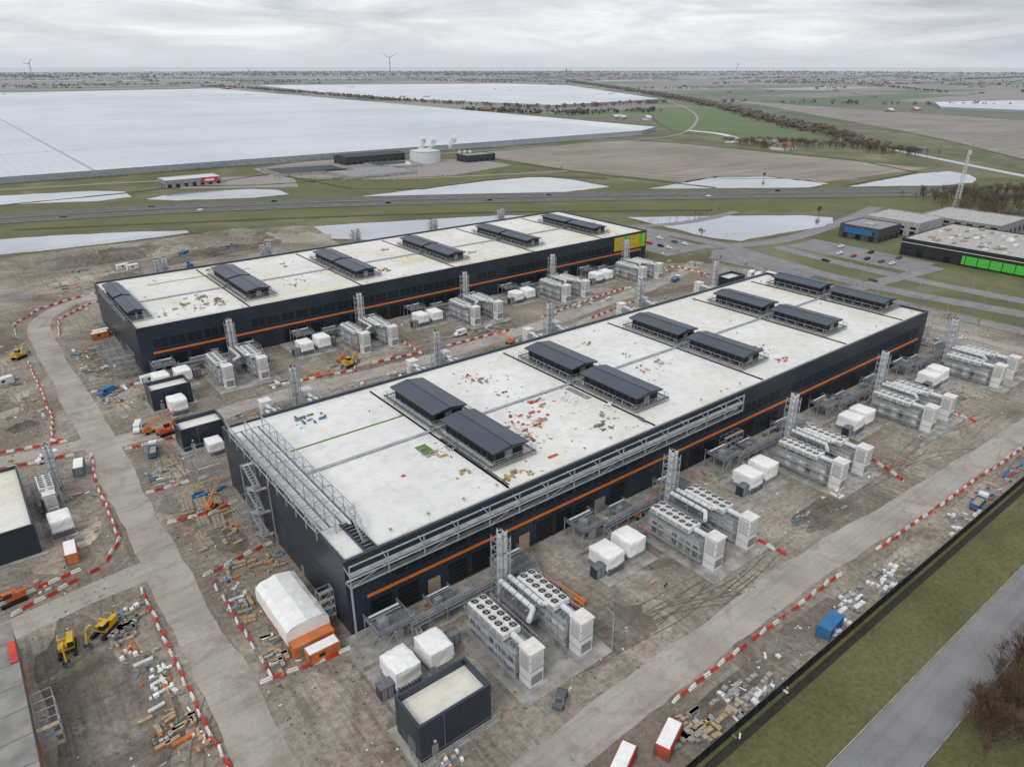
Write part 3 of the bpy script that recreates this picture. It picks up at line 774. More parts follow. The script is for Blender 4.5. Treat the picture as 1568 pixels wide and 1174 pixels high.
def car(body,L=4.4,W=1.8,van=False):
    m=M()
    h=1.45 if not van else 2.3
    prof=[(-L/2,.35),(-L/2,.85),(-L/2+.9,.95),(-L/2+1.6,h),(L/2-.9,h),(L/2-.1,1.0),(L/2,.85),(L/2,.35)] if not van else [(-L/2,.4),(-L/2,1.1),(-L/2+.9,1.3),(-L/2+1.5,h),(L/2,h),(L/2,.4)]
    n=len(prof)
    def w(z): return W/2 if z<1.01 else W/2*.86
    vs=[(x,-w(z),z) for x,z in prof]+[(x,w(z),z) for x,z in prof]
    m.add(vs,[tuple(range(n)),tuple(range(2*n-1,n-1,-1))]+[(i,n+i,n+(i+1)%n,(i+1)%n) for i in range(n)],body)
    if not van:
        m.box(-L/2+1.7,L/2-1.1,-W/2*.92,W/2*.92,1.02,1.3,glass)
    else: m.box(-L/2+1.2,-L/2+2.3,-W/2*.92,W/2*.92,1.35,1.95,glass)
    m.add([(-L/2+.93,-.7,1.02),(-L/2+.93,.7,1.02),(-L/2+1.5,.65,h-.03),(-L/2+1.5,-.65,h-.03)],[(0,1,2,3)],glass)
    for x in (-L/2+.8,L/2-.8):
        for y in (-W/2,W/2): m.cyl((x,y-.1,.34),(x,y+.1,.34),.34,rubber,12)
    return m.mesh('car')
cw,cg,cr,cb=[car(x) for x in (white,simple('grey_car',(.1,.11,.12),.3),simple('red_car',(.4,.04,.03),.3),simple('dark_car',(.02,.025,.035),.25))]
van=car(white,5.6,2.,True);vanb=car(blue,5.6,2.,True)
def onmw(f,side,lane,me,nm):
    o=offs(ps,side*12+lane);
    ls=[math.dist(a,b) for a,b in zip(o,o[1:])];T=f
    for (a,b),l in zip(zip(o,o[1:]),ls):
        if T<l:
            x=a[0]+(b[0]-a[0])*T/l;y=a[1]+(b[1]-a[1])*T/l;an=math.atan2(b[1]-a[1],b[0]-a[0]);break
        T-=l
    place(me,nm,(x,y,.31),an+(math.pi if side>0 else 0),sc=1.)
for f,sd,ln,me in ((1240,1,2,cb),(1250,1,-2,cg),(1420,-1,-2,cw),(1330,-1,2,cg),(1480,1,2,cb),(1560,-1,2,cb),(1700,1,-2,cg),(1820,-1,2,cw),(1900,1,2,cb),(2050,-1,-2,cr),(1150,-1,2,cw),(1180,-1,2,cb),(1390,1,2,cg),(1640,-1,2,cb)):
    onmw(f,sd,ln,me,'car')
for x,y,a,me in ((21,-36.5,.6,cg),(291,170,1.5,cw),(291,176,1.5,cb),(291,185,1.5,cr),(291,191,1.5,cg),(306,170,1.5,cw),(306,178,1.5,cg),(306,190,1.5,cw),(358,70,0,cw),(358,76,0,cg),(358,84,0,cb),(358,92,0,cr),(358,100,0,cw),(374,74,0,cg),(374,90,0,cb),(374,108,0,cw),(318,60,1.6,cg),(336,96,1.5,cb)):
    place(me,'parked_car',(x,y,.1),a)
for x,y,a,me in ((-36,112,.3,van),(-12,116,1.2,van),(8,213,.4,van),(-14,150,.5,vanb),(262,30,1.5,van),(110,124,.1,van)):
    place(me,'van',(x,y,.06),a)
def excavator(mt):
    m=M()
    for y in (-1.2,1.2):
        m.box(-2,2,y-.3,y+.3,.1,.8,rubber)
        for x in (-2,2): m.cyl((x,y-.3,.45),(x,y+.3,.45),.42,rubber,10)
    m.box(-.8,.8,-.9,.9,.6,1.1,steel_d)
    m.box(-2.3,1.2,-1.3,1.3,1.1,1.9,mt);m.box(-2.4,-.6,-1.3,1.3,1.9,2.5,mt);m.box(-2.2,-1.,-1.1,.2,2.5,2.62,steel_d)
    m.box(0,1.6,.3,1.3,1.9,3.,glass);m.box(-.05,1.65,.25,1.35,3.,3.1,mt)
    for p,q,r in (((1.2,-.2,1.7),(2.6,-.2,3.9),.3),((2.6,-.2,3.9),(3.9,-.2,4.1),.25),((3.9,-.2,4.2),(4.6,-.2,1.3),.2)): m.cyl(p,q,r,mt,4)
    m.cyl((1.6,-.2,1.5),(2.5,-.2,3.3),.09,silver,6);m.cyl((2.6,-.2,4.3),(3.8,-.2,4.5),.08,silver,6)
    m.add([(4.2,-.8,1.3),(4.2,.4,1.3),(5.1,.4,1.2),(5.1,-.8,1.2),(3.8,-.8,.5),(3.8,.4,.5),(4.7,.4,.2),(4.7,-.8,.2)],[(0,1,5,4),(1,2,6,5),(3,0,4,7),(4,5,6,7)],steel_d)
    return m.mesh('excavator')
EY,EO,EB=excavator(yellow),excavator(simple('excavator_orange',(.6,.14,.03),.5)),excavator(blue)
for me,x,y,a in ((EY,-37,30,3.9),(EY,-43.5,29,4.6),(EO,-50,51,3.3),(EB,83,324,.6),(EB,55,300,1.5),(EY,60,122,.3),(EO,265,60,1.),(EY,-33,205,.8),(EO,-6,108,.2)):
    place(me,'excavator',(x,y,.05),a)
def boomlift():
    m=M();m.box(-1.3,1.3,-1,1,.4,1.,orcont)
    for x in (-1,1):
        for y in (-1.1,1.1): m.cyl((x,y-.2,.45),(x,y+.2,.45),.45,rubber,10)
    m.box(-1.6,.6,-.7,.7,1.,2.,orcont);m.cyl((-1.2,0,2.),(4.5,0,3.6),.2,orange,4);m.cyl((4.5,0,3.6),(7.5,0,3.4),.15,orange,4)
    m.box(7.3,8.8,-.6,.6,2.9,3.,steel_d);m.rail([(7.3,-.6),(8.8,-.6),(8.8,.6),(7.3,.6)],3,1.1,orange,.05,.8,True,True)
    return m.mesh('boom_lift')
BL=boomlift()
for x,y,a in ((39.5,-21,1.9),(72,-7,.1),(-8,60,.9),(60,128,.5),(-10,112,.3),(120,104,2.),(180,-7,.1)): place(BL,'boom_lift',(x,y,.1),a)
def truck():
    m=M();m.box(-4,4.2,-1.1,1.1,.7,1.,steel_d);m.box(2.4,4.3,-1.2,1.2,1.,2.9,white);m.box(3.7,4.34,-1.1,1.1,1.9,2.7,glass)
    m.box(-4,2.1,-1.2,1.2,1.,1.2,blue)
    for a in ((-4,2.1,-1.2,-1.1),(-4,2.1,1.1,1.2),(-4,-3.9,-1.1,1.1),(2,2.1,-1.1,1.1)): m.box(*a,1.2,2.3,blue)
    m.box(-3.8,1.9,-1.05,1.05,1.2,1.8,wood)
    for x in (-3,-1.8,3.2):
        for y in (-1.05,1.05): m.cyl((x,y-.15,.5),(x,y+.15,.5),.5,rubber,12)
    return m.mesh('truck')
TK=truck()
for x,y,a in ((142,-56,.05),(-12,98,1.3),(240,122,.3)): place(TK,'truck',(x,y,.09),a,sc=.85)
# ------------------------------------------------------------------ material stacks
ITM=[wplast,wood,grey,steel,concrete,grey,white,wood,steel_d,cyan,concrete,tarp,wood,grey,orcont,steel]
def item(m,x,y,z,a,k=None,sc=1.,pal=ITM):
    k=k if k is not None else random.choice([0,0,1,2,3,4]);mt=random.choice(pal)
    c,s=math.cos(a),math.sin(a)
    def T(u,v): return (x+u*c-v*s,y+u*s+v*c)
    if k==0:
        m.obox(x,y,z,1.3*sc,1.1*sc,.14,a,wood);m.obox(x,y,z+.14,1.2*sc,1.*sc,R(.3,.9)*sc,a,mt,R(.9,1))
    elif k==1:
        for i in range(3):
            for j in range(2):
                p=T(-2*sc,(i-1)*.3*sc);q=T(2*sc,(i-1)*.3*sc);m.cyl((*p,z+.15+j*.28),(*q,z+.15+j*.28),.13*sc,mt,6)
    elif k==2:
        for j in range(3): m.obox(x+R(-.1,.1),y,z+j*.2,3.*sc,.9*sc,.17,a+R(-.04,.04),wood if random.random()<.6 else mt)
    elif k==3:
        for i in range(3):
            p=T((i-1)*1.1*sc,R(-.1,.1));m.obox(*p,z,.9*sc,.9*sc,R(.4,1.)*sc,a+R(-.1,.1),mt)
    else:
        m.obox(x,y,z,.95*sc,.95*sc,.8*sc,a,mt,.8);m.obox(x,y,z+.8*sc,.35*sc,.35*sc,.15,a+.7,mt)
def pile(name,n,x0,x1,y0,y1,z=.06,sc=1.,pal=ITM,al=.0,kinds=None,cl=5):
    m=M();i=0
    lx,ly=x1-x0,y1-y0
    while i<n:
        cx,cy=R(x0,x1),R(y0,y1);a0=al+R(-.15,.15);pl=random.sample(pal,min(3,len(pal)));kk=random.choice(kinds) if kinds else random.choice([0,1,2,3,4])
        for _ in range(random.randint(1,cl*2-1)):
            x=min(x1,max(x0,cx+random.gauss(0,min(2.6,.2*lx+.4)*sc)));y=min(y1,max(y0,cy+random.gauss(0,min(2.6,.2*ly+.4)*sc)))
            item(m,x,y,z,a0+random.choice([0,0,1.57])+R(-.12,.12),kk if random.random()<.6 else (random.choice(kinds) if kinds else None),sc*R(.6,1.05),pl);i+=1
        if random.random()<.7:
            for _ in range(5):
                m.obox(cx+R(-4,4)*min(1,lx/8),cy+R(-4,4)*min(1,ly/8),z,R(.3,1.6)*sc,R(.15,.5)*sc,.12,R(0,3),random.choice(pal))
    m.make(name)
B='building_material_stacks'
pile(B,100,-36,-30.5,-5,34,sc=.85,cl=8);pile(B,22,-30,-28.9,-8,0,sc=.7);pile(B,90,45,140,-57.5,-53.5,pal=[concrete,white,grey,wplast,concrete],kinds=[0,3,3,4],cl=4);pile(B,36,28,48,-57.5,-52,pal=[concrete,white,grey,wood],kinds=[3,0,2],cl=4)
pile(B,60,140,250,-57.5,-54.5,pal=[concrete,white,grey,red,blue]);pile(B,16,-16,-3,40,62,pal=[wood,orcont,steel,wood]);pile(B,22,-14,-2,22,36,pal=[wood,orcont,wood,blue],sc=.8)
pile(B,34,-16,-12,-1,30,pal=[wood,white,steel,cyan],sc=.8);pile(B,46,-60,-32,50,120);pile(B,60,-16,-4,136,200);pile(B,70,-60,-33,130,300);pile(B,60,-10,30,236,330);pile(B,60,40,240,236,262)
pile(B,80,10,250,98,106);pile(B,80,10,250,120,127);pile(B,100,34,250,-12,-2,pal=ITM+[orcont],sc=.8);pile(B,60,36,260,-38,-22,sc=.65);pile(B,70,34,250,146,158,sc=.8);pile(B,60,238,270,-40,60,sc=.9);pile(B,70,240,285,70,150,sc=.9);pile(B,50,264,290,150,230)
pile(B,14,-12,-3,66,74,pal=[blue,cyan,yellow,wood],sc=.8);pile(B,20,-16,-4,76,92,sc=.8);pile(B,10,10,18,-8,-2,sc=.7);pile(B,14,-2,34,-36,-33,sc=.6)
m=M();pal=[concrete,DIRTD,DIRTL,wood,wplast,grey,DIRTD,concrete,DIRTD,DIRTL]
for x0,x1,y0,y1,n in ((-16,250,-40,-2,1300),(-58,-29,-45,230,1100),(-18,-1,-40,230,600),(8,250,96,126,900),(34,250,127,158,300),(236,285,-45,230,500),(30,260,-57.5,-50,500),(0,240,236,262,300)):
    for _ in range(n):
        x,y=R(x0,x1),R(y0,y1);m.obox(x,y,.05,R(.15,.6),R(.12,.35),R(.05,.25),R(0,3),random.choice(pal),R(.4,.9))
m.make('rubble')
RC=[wood,grey,grey,white,steel,wood,wplast,steel_d,tarp,grey,red]
Q='roof_material_stacks';z=16.34
pile(Q,30,53.5,61,13,31,z,.6,RC);pile(Q,16,60,76,19,32,z,.6,[red,wood,white,wplast]);pile(Q,28,79,87,14,32,z,.6,[white,wplast,white,tarp],kinds=[0,3,4]);pile(Q,18,75,87,6,16,z,.6,[steel_d,grey,steel]);pile(Q,14,60,86,39,58,z,.55,RC)
pile(Q,16,32,40,6,33,z,.55,[wood,yellow,grey,steel]);pile(Q,10,40,48,3,8,z,.6,[wood,yellow,grey]);pile(Q,16,100,122,6,31,z,.55,RC);pile(Q,12,108,134,38,60,z,.55,RC);pile(Q,14,148,162,6,31,z,.55,[red,wood,dgreen,white])
pile(Q,10,17,32,54,62,z,.6,[blue,dgreen,grey]);pile(Q,8,165,218,5,60,z,.5,RC)
pile(Q,44,10,34,170,198,z,.7,[grey,wood,grey,steel_d,steel]);pile(Q,18,54,87,168,220,z,.6,RC);pile(Q,14,101,134,166,220,z,.6,[red,wood,white,grey]);pile(Q,12,148,225,166,220,z,.55,RC);pile(Q,10,14,60,206,228,z,.6,RC)
m=M()
for _ in range(170):
    x,y=random.choice([(R(50,90),R(4,64)),(R(30,130),R(3,64)),(R(8,250),R(163,228))]);m.obox(x,y,16.33,R(.2,1.),R(.12,.4),R(.04,.15),R(0,3),random.choice([grey,wood,white,steel_d,red,grey,wood,wplast]))
m.make('roof_debris')
m=M()
for x0,x1,y0,y1,mt in ((9,40,46.2,46.9,dgreen),(33,36,25,30,dgreen),(54,55.5,34.8,38,red),(84,86,24,33,grey),(70,73,31,33,red),(98,104,38,38.6,dgreen),(17,60,216,216.8,dgreen),(140,145,22,25,dgreen),(55,58,6,7,red),(24,25,20,21,red),(40.2,41,3,30,steel_d)):
    m.box(x0,x1,y0,y1,16.33,16.37,mt)
m.make('roofing_felt_strips')
m=M()
for x,y,a in ((-13,66,1.4),(-10,64,1.5),(-7,62,1.45),(-12,57,1.5),(-9,54,1.4),(-14,48,1.6),(75,-24,.9),(77,-27,.9),(-6,50,1.5)):
    mt=simple('weathered_timber',(.3,.25,.19),.85,var=.3,scale=1)
    for i in range(3): m.obox(x+i*.95*math.sin(a),y-i*.95*math.cos(a),.06,6,.85,.14,a,mt)
m.make('timber_mats')
def scaff(x0,x1,y0,y1,h,name='scaffold'):
    m=M();nx=max(1,round((x1-x0)/2.5));ny=max(1,round((y1-y0)/2.5));nz=int(h/2)
    for i in range(nx+1):
        for j in range(ny+1):
            x=x0+(x1-x0)*i/nx;y=y0+(y1-y0)*j/ny;m.beam((x,y,0),(x,y,h),.08,steel)
    for k in range(1,nz+1):
        z=k*2
        for j in range(ny+1): m.beam((x0,y0+(y1-y0)*j/ny,z),(x1,y0+(y1-y0)*j/ny,z),.07,steel)
        for i in range(nx+1): m.beam((x0+(x1-x0)*i/nx,y0,z),(x0+(x1-x0)*i/nx,y1,z),.07,steel)
        m.box(x0,x1,y0,y0+.8,z-.06,z,wood if k%2 else grey)
        m.beam((x0,y0,z-2),(x1,y0,z),.06,steel)
    m.make(name)
scaff(-7,-1.5,70,84,6);scaff(-9,-2,160,172,9);scaff(-10,-3,176,186,7);scaff(-50,-47,5,14,6);scaff(240,246,2,14,10);scaff(262,270,168,190,6);scaff(-3.4,-.6,5,7,8);scaff(-5,-1,44,52,7)
scaff(236,239,-8,20,12);scaff(112,120,-2.6,-.6,6)
m=M();m.box(-75,-50.5,-40,34,.05,7,simple('weathered_grey_cladding',(.2,.19,.18),.8,var=.3));m.box(-75.2,-50.3,-40,34,7,7.3,simple('weathered_roof',(.26,.25,.23),.9,var=.35,scale=.2));m.box(-50.45,-50.3,-30,30,1,2,orcont)
m.box(-51.5,-50.4,22,28,7.3,7.5,red)
for i in range(12): m.box(-75,-50.4,-38+i*6,-37.8+i*6,7.3,7.45,grey)
m.make('warehouse')
def mound(cx,cy,lx,ly,h,a,mt):
    m=M();n=36;vs=[]
    c,s=math.cos(a),math.sin(a)
    ph=[R(0,6) for _ in range(6)]
    for j in range(n+1):
        for i in range(n+1):
            u=i/n*2-1;v=j/n*2-1
            e=max(0,1-u*u)*max(0,1-v*v)
            z=h*e**.7*(.75+.25*math.sin(u*7+ph[0])*math.sin(v*5+ph[1])+.14*math.sin(u*19+ph[2]+v*9)+.1*math.sin(v*23+ph[3]-u*8)+R(-.07,.07))+.02*(1-e)-.05*(e<=0)
            x=u*lx/2;y=v*ly/2;vs.append((cx+x*c-y*s,cy+x*s+y*c,z))
    m.add(vs,[(j*(n+1)+i,j*(n+1)+i+1,(j+1)*(n+1)+i+1,(j+1)*(n+1)+i) for j in range(n) for i in range(n)],mt)
    o=m.make('soil_mound')
    for p in o.data.polygons:p.use_smooth=True
sandm=m_grass('pale_sand',(.3,.265,.22),(.46,.41,.35))
mound(95,350,110,44,6,-.15,DIRT);mound(120,335,60,22,4,-.5,sandm);mound(25,352,70,30,4,0,DIRTD);mound(20,300,26,18,2.6,.4,DIRT);mound(60,345,34,20,3.4,.1,sandm);mound(75,325,60,16,3.,.2,DIRTD)
mound(-48,160,18,12,2,.3,DIRT);mound(230,288,60,10,2,-.15,DIRT);mound(-50,220,25,16,2.5,.8,sandm);mound(12,-21,7,5,.8,0,sandm);mound(-8,145,9,6,1.2,.4,sandm);mound(258,75,9,6,1.2,.4,sandm);mound(-39,140,8,6,1.,.4,DIRTD)
# ------------------------------------------------------------------ surroundings buildings
def hall(name,x0,x1,y0,y1,h,wall,roof,gab=0,extra=None):
    m=M();m.box(x0,x1,y0,y1,.05,h,wall)
    if gab: m.gable(x0,x1,y0,y1,h+.01,gab,roof,'x' if (x1-x0)>(y1-y0) else 'y',wall,.4)
    else:
        m.box(x0+.4,x1-.4,y0+.4,y1-.4,h,h+.1,roof)
        for a in ((x0-.05,x1+.05,y0-.05,y0+.35),(x0-.05,x1+.05,y1-.35,y1+.05),(x0-.05,x0+.35,y0+.35,y1-.35),(x1-.35,x1+.05,y0+.35,y1-.35)): m.box(*a,h,h+.6,wall)
    k=max(2,int((y1-y0)/7))
    for i in range(k):
        y=y0+(i+.5)*(y1-y0)/k
        m.box(x0-.08,x0,y-1.6,y+1.6,.2,3.4,black if i%2 else glass)
        if h>6.5:m.box(x0-.08,x0,y-1.8,y+1.8,4.6,6.,glass)
    k=max(2,int((x1-x0)/7))
    for i in range(k):
        x=x0+(i+.5)*(x1-x0)/k;m.box(x-1.6,x+1.6,y0-.08,y0,.2,3.2,glass)
    if extra: extra(m)
    return m.make(name)
charc=panel('charcoal_cladding',(.025,.027,.03),'xy',2.,.1,.6,.5)
groof=simple('grey_roof',(.42,.41,.39),.8)
def exg(m):
    m.box(384.8,384.9,-60,46,1.,5.6,green_p);m.box(384.78,384.92,-60,79,7.2,7.5,wplast)
    for i in range(18): m.box(384.7,384.78,-58+i*6,-57.7+i*6,1,5.6,black)
    for i in range(130):
        x=R(390,445);y=R(-50,75);m.obox(x,y,9.2,R(1,6),R(1,3),R(.3,1.2),R(-.1,.1),random.choice([white,wplast,grey,wood,wood,white,steel]))
hall('warehouse',385,450,-60,79,9,charc,groof,0,exg)
def exb(m):
    m.box(400.8,400.92,104,122,3.6,6.8,blue);m.box(408,414,108,114,8.1,9.4,steel)
hall('office_building',401,429,100,125,8,simple('anthracite_cladding',(.08,.085,.095),.5),gfar,0,exb)
hall('warehouse',436,470,92,128,8.5,simple('light_cladding',(.38,.39,.4),.6),groof)
hall('warehouse',475,520,60,110,7,gfar,groof)
def atw(x,y): return wf(x,y)
x,y=wf(-300,660)
hall('warehouse',x-15,x+34,y-12,y+14,6,gfar,wfar,0,lambda m:(m.box(x+16,x+30,y-12.2,y-12.05,2,6.6,red),m.box(x+19,x+27,y-12.3,y-12.2,3.4,5.2,white)))
x,y=wf(-160,830);hall('processing_shed',x-36,x+38,y-14,y+14,8,dfar,dfar,2)
x,y=wf(-97,828)
m=M();m.cyl((x,y,0),(x,y,12),17,wfar,40);m.cyl((x,y,12),(x,y,14.5),17,wfar,40,2.);m.cyl((x,y,11.8),(x,y,12.1),17.2,gfar,40)
m.rail([(x+17.3*math.cos(a*.3),y+17.3*math.sin(a*.3)) for a in range(22)],12,1.1,steel,.1,4);m.make('storage_tank')
x,y=wf(-52,830);hall('processing_shed',x-4,x+34,y-10,y+12,7,dfar,gfar)
for a in (0,1,2):
    x,y=wf(-60+a*6,850);m=M();m.cyl((x,y,0),(x,y,9),1.8,wfar,14);m.cyl((x,y,9),(x,y,10),1.8,wfar,14,.5);m.make('silo')
def m_steam():
    m,nt,b=newmat('steam');k=NT(nt);b.inputs['Base Color'].default_value=(.9,.91,.92,1);b.inputs['Roughness'].default_value=1
    lw=k.ramp(k.noise(.25,3),[(.35,.05),(.7,.5)]);k.l(lw,b.inputs['Alpha']);return m
STM=m_steam()
for wx,wy in ((-103,835),(-92,832),(-70,840)):
    x,y=wf(wx,wy);m=M()
    for q in range(11):
        f=q/11;r=1.3+2.6*f+R(0,.8);px,py,pz=x+f*7+R(-1.5,1.5),y+R(-1.5,1.5),14+f*11
        N=8;rings=[]
        for j in range(1,6):
            th=math.pi*j/6;rings.append([(px+r*math.sin(th)*math.cos(2*math.pi*i/N)*R(.85,1.15),py+r*math.sin(th)*math.sin(2*math.pi*i/N)*R(.85,1.15),pz+r*math.cos(th)) for i in range(N)])
        vs=[v for rr in rings for v in rr];m.add(vs,[(j*N+i,j*N+(i+1)%N,(j+1)*N+(i+1)%N,(j+1)*N+i) for j in range(4) for i in range(N)]+[tuple(range(N)),tuple(range(4*N,5*N))],STM)
    m.make('steam_plume')
for pp in (((-257,754),(-190,789),(-160,745),(-225,712)),((-195,745),(-130,775),(-95,735),(-150,690)),((-160,800),(-115,820),(-95,785),(-135,770))):
    q=P(*pp);m=M();m.prism(q,.05,2.2,concrete);c=(sum(a for a,b in q)/4,sum(b for a,b in q)/4)
    q2=[(c[0]+(a-c[0])*.9,c[1]+(b-c[1])*.9) for a,b in q];m.add([(a,b,2.25) for a,b in q2],[(0,1,2,3)],dfar if pp[0][0]<-200 else (gfar if pp[0][0]<-180 else WATER))
    m.rail(q,2.2,1.,steel_d,.15,6,True,True);m.make('settling_basin')
YG=simple('yard_gravel',(.3,.28,.26),.9,haze=True)
sheet('yard',P((-330,700),(-290,640),(-190,650),(-215,720)),.09,YG)
sheet('yard',P((-130,700),(-60,720),(0,800),(-40,850),(-220,850),(-270,770),(-235,715)),.085,YG)
ribbon('country_road',P((-600,560),(-330,690),(-235,715),(-130,690),(0,730),(90,770),(160,700),(330,700)),6,.11,YG)
ribbon('country_road',P((-640,590),(-440,700),(-215,850),(-60,920),(60,1010),(230,1110),(300,1250),(420,1700),(480,2500)),5,.115,YG)
def farm(wx,wy,n,name='farmhouse',roofs=(rfar,gfar,wfar),sc=1.):
    for _ in range(n):
        x,y=wf(wx+R(-45,45)*sc,wy+R(-30,30)*sc);L,W=R(12,26)*sc,R(9,14)*sc;h=R(3,4.5)
        m=M();m.box(x,x+L,y,y+W,0,h,random.choice([rfar,wfar,gfar]));m.gable(x,x+L,y,y+W,h+.01,R(3,5),random.choice(roofs),'x',gfar,.5)
        m.box(x+L*.4,x+L*.5,y-.1,y,.2,2.4,dfar);m.box(x+L*.7,x+L*.85,y-.1,y,1,2.4,dfar)
        m.make(name)
farm(389,932,1,roofs=(rfar,),sc=1.8);farm(350,1000,2,roofs=(wfar,gfar));farm(-58,1725,3,roofs=(rfar,));farm(60,1700,4,roofs=(wfar,gfar));farm(240,1500,4,roofs=(gfar,wfar));farm(900,1750,4,roofs=(gfar,wfar));farm(-300,2400,5)
m=M()
def dist_house(wx,wy,sc=1):
    x,y=wf(wx,wy);L,W=R(12,36)*sc,R(9,18)*sc;h=R(3,5)*sc
    m.box(x,x+L,y,y+W,0,h,random.choice([rfar,gfar,rfar,gfar,dfar]))
    m.gable(x,x+L,y,y+W,h+.01,R(2,4)*sc,random.choice([rfar,gfar,gfar,dfar,dfar]),'x',gfar)
for _ in range(170):
    d=R(2600,9500);a=math.radians(R(-36,38));dist_house(d*math.sin(a),d*math.cos(a),1.)
for _ in range(200):
    d=R(5200,7500);a=math.radians(R(2,12));dist_house(d*math.sin(a),d*math.cos(a),1.1)
for _ in range(150):
    d=R(4500,8500);a=math.radians(R(16,36));dist_house(d*math.sin(a),d*math.cos(a),1.2)
for wx,wy,h in ((480,6900,70),(520,7000,55),(-900,7600,45)):
    x,y=wf(wx,wy);m.box(x,x+14,y,y+14,0,h*.6,gfar);m.cyl((x+7,y+7,h*.6),(x+7,y+7,h),8,dfar,4,.3)
m.make('distant_village')
def turbine(wx,wy,hub,r,ang,w=1.):
    x,y=wf(wx,wy);m=M();m.cyl((x,y,0),(x,y,hub),hub*.03*w,turbm,12,hub*.018*w)
    dx,dy=-.618,-.786;m.cyl((x+4,y+4,hub),(x+dx*6,y+dy*6,hub),3.2*w,turbm,8)
    px,py=.786,-.618;c=(x+dx*6,y+dy*6,hub)
    for k in range(3):
        a=ang+k*2*math.pi/3;e=(c[0]+px*math.cos(a)*r,c[1]+py*math.cos(a)*r,hub+math.sin(a)*r);md=tuple(c[i]+(e[i]-c[i])*.25 for i in range(3))
        m.cyl(c,md,2.*w,turbm,6,3.*w);m.cyl(md,e,3.*w,turbm,6,.8*w)
    m.make('wind_turbine')
turbine(-1133,7229,150,78,.5,1.1);turbine(-1173,3494,66,30,.2,.8);turbine(-3657,5907,100,50,.9);turbine(2600,9000,90,50,.3)
def mast(x,y,h,w=1.6):
    m=M();c=[(-1,-1),(1,-1),(1,1),(-1,1)];n=int(h/2.4)
    def q(i,k): s=w*(1-.7*k/n);return (x+c[i][0]*s,y+c[i][1]*s,k*h/n)
    for k in range(n):
        for i in range(4):
            j=(i+1)%4;m.beam(q(i,k),q(i,k+1),.22,silver);m.beam(q(i,k),q(j,k+1),.14,silver);m.beam(q(i,k+1),q(j,k+1),.14,silver)
    for a in range(3): m.box(x-.9+a*.8,x-.6+a*.8,y-1.2,y-.9,h-3,h-.5,wplast)
    m.make('lattice_mast')
mast(*wf(338,550),42)
def lamp():
    m=M();m.cyl((0,0,0),(0,0,9),.11,steel,6,.07);m.beam((0,0,9),(1.6,0,9.2),.07,steel);m.box(1.3,2.2,-.15,.15,9.1,9.25,grey);return m.mesh('street_lamp')
LP=lamp()
for x,y,a in [(314,t,0) for t in range(-20,220,28)]+[(332,t,3.1) for t in range(-10,140,30)]+[(280,t,0) for t in range(-50,140,30)]+[(s,-52.7,1.57) for s in (10,60,110,160,210)]+[(36,-34,1.5),(-15,20,3),(-15,90,3),(-15,160,3)]: place(LP,'street_lamp',(x,y,.05),a)
# ------------------------------------------------------------------ vegetation
def bare_tree(seed,h,depth=5,spread=.5,mt=bark,br=3,rad=.018,rmin=.012):
    rnd=random.Random(seed);m=M()
    def grow(p,d,L,r,k):
        q=p+d*L
        m.cyl(p,q,r,mt,4 if k<2 else 3,r*.65,cap=False)
        if k>=depth: return
        for i in range(br if k else br+2):
            nd=d+np.array([rnd.uniform(-1,1),rnd.uniform(-1,1),rnd.uniform(-.1,.7)])*spread*(1.2 if k==0 else 1);nd/=np.linalg.norm(nd)
            st=p+d*L*rnd.uniform(.45,1.);grow(st,nd,L*rnd.uniform(.66,.88),max(r*.55,rmin),k+1)
    grow(np.array((0.,0,0)),np.array((0,0,1.)),h*.3,h*rad,0)
    return m
big=[bare_tree(i,10,6,.7,bark,3,.018,.018) .mesh('bare_tree') for i in range(3)]
for x,y,s in [(66+i*1.9+R(-.8,.8),R(-87,-82.6),R(1.,1.35)) for i in range(22)]+[(R(110,220),R(-96,-85),R(.8,1.2)) for _ in range(14)]:
    place(random.choice(big),'bare_tree',(x,y,0),R(0,6),sc=s)
def mass(name,pts,mt,h0,h1,depth=3,nv=5):
    var=[]
    for i in range(nv):
        t=bare_tree(100+i,10,depth,.8,mt,3,.018,.03);var.append((np.array(t.v),np.array([f+[f[-1]]*(4-len(f)) if len(f)<4 else f for f in t.f])))
    V=[];F=[];o=0
    for x,y in pts:
        v,f=random.choice(var);s=R(h0,h1)/10;a=R(0,6.28);c,n=math.cos(a),math.sin(a)
        w=np.stack([x+(v[:,0]*c-v[:,1]*n)*s,y+(v[:,0]*n+v[:,1]*c)*s,v[:,2]*s],1);V.append(w);F.append(f+o);o+=len(v)
    V=np.concatenate(V);F=np.concatenate(F)
    me=bpy.data.meshes.new(name);me.from_pydata(V.tolist(),[],F.tolist());me.materials.append(mt);me.update();place(me,name)
def along(path,n,w): 
    rs=[];L=[math.dist(a,b) for a,b in zip(path,path[1:])];T=sum(L)
    for _ in range(n):
        t=R(0,T)
        for (a,b),l in zip(zip(path,path[1:]),L):
            if t<l: rs.append((a[0]+(b[0]-a[0])*t/l+R(-w,w),a[1]+(b[1]-a[1])*t/l+R(-w,w)));break
            t-=l
    return rs
def blobs(name,pts,mt,h0,h1):
    m=M()
    for x,y in pts:
        h=R(h0,h1)
        for _ in range(9):
            s=h*R(.1,.24);px=x+R(-.42,.42)*h;py=y+R(-.42,.42)*h;pz=h*R(.25,.9)
            vs=[(px+s*a*R(.6,1.5),py+s*b*R(.6,1.5),pz+s*c*R(.6,1.4)) for a,b,c in ((1,0,0),(-1,0,0),(0,1,0),(0,-1,0),(0,0,1),(0,0,-1))]
            m.add(vs,[(0,2,4),(2,1,4),(1,3,4),(3,0,4),(2,0,5),(1,2,5),(3,1,5),(0,3,5)],mt)
        m.cyl((x,y,0),(x,y,h*.5),h*.03,mt,4,cap=False)
    m.make(name)
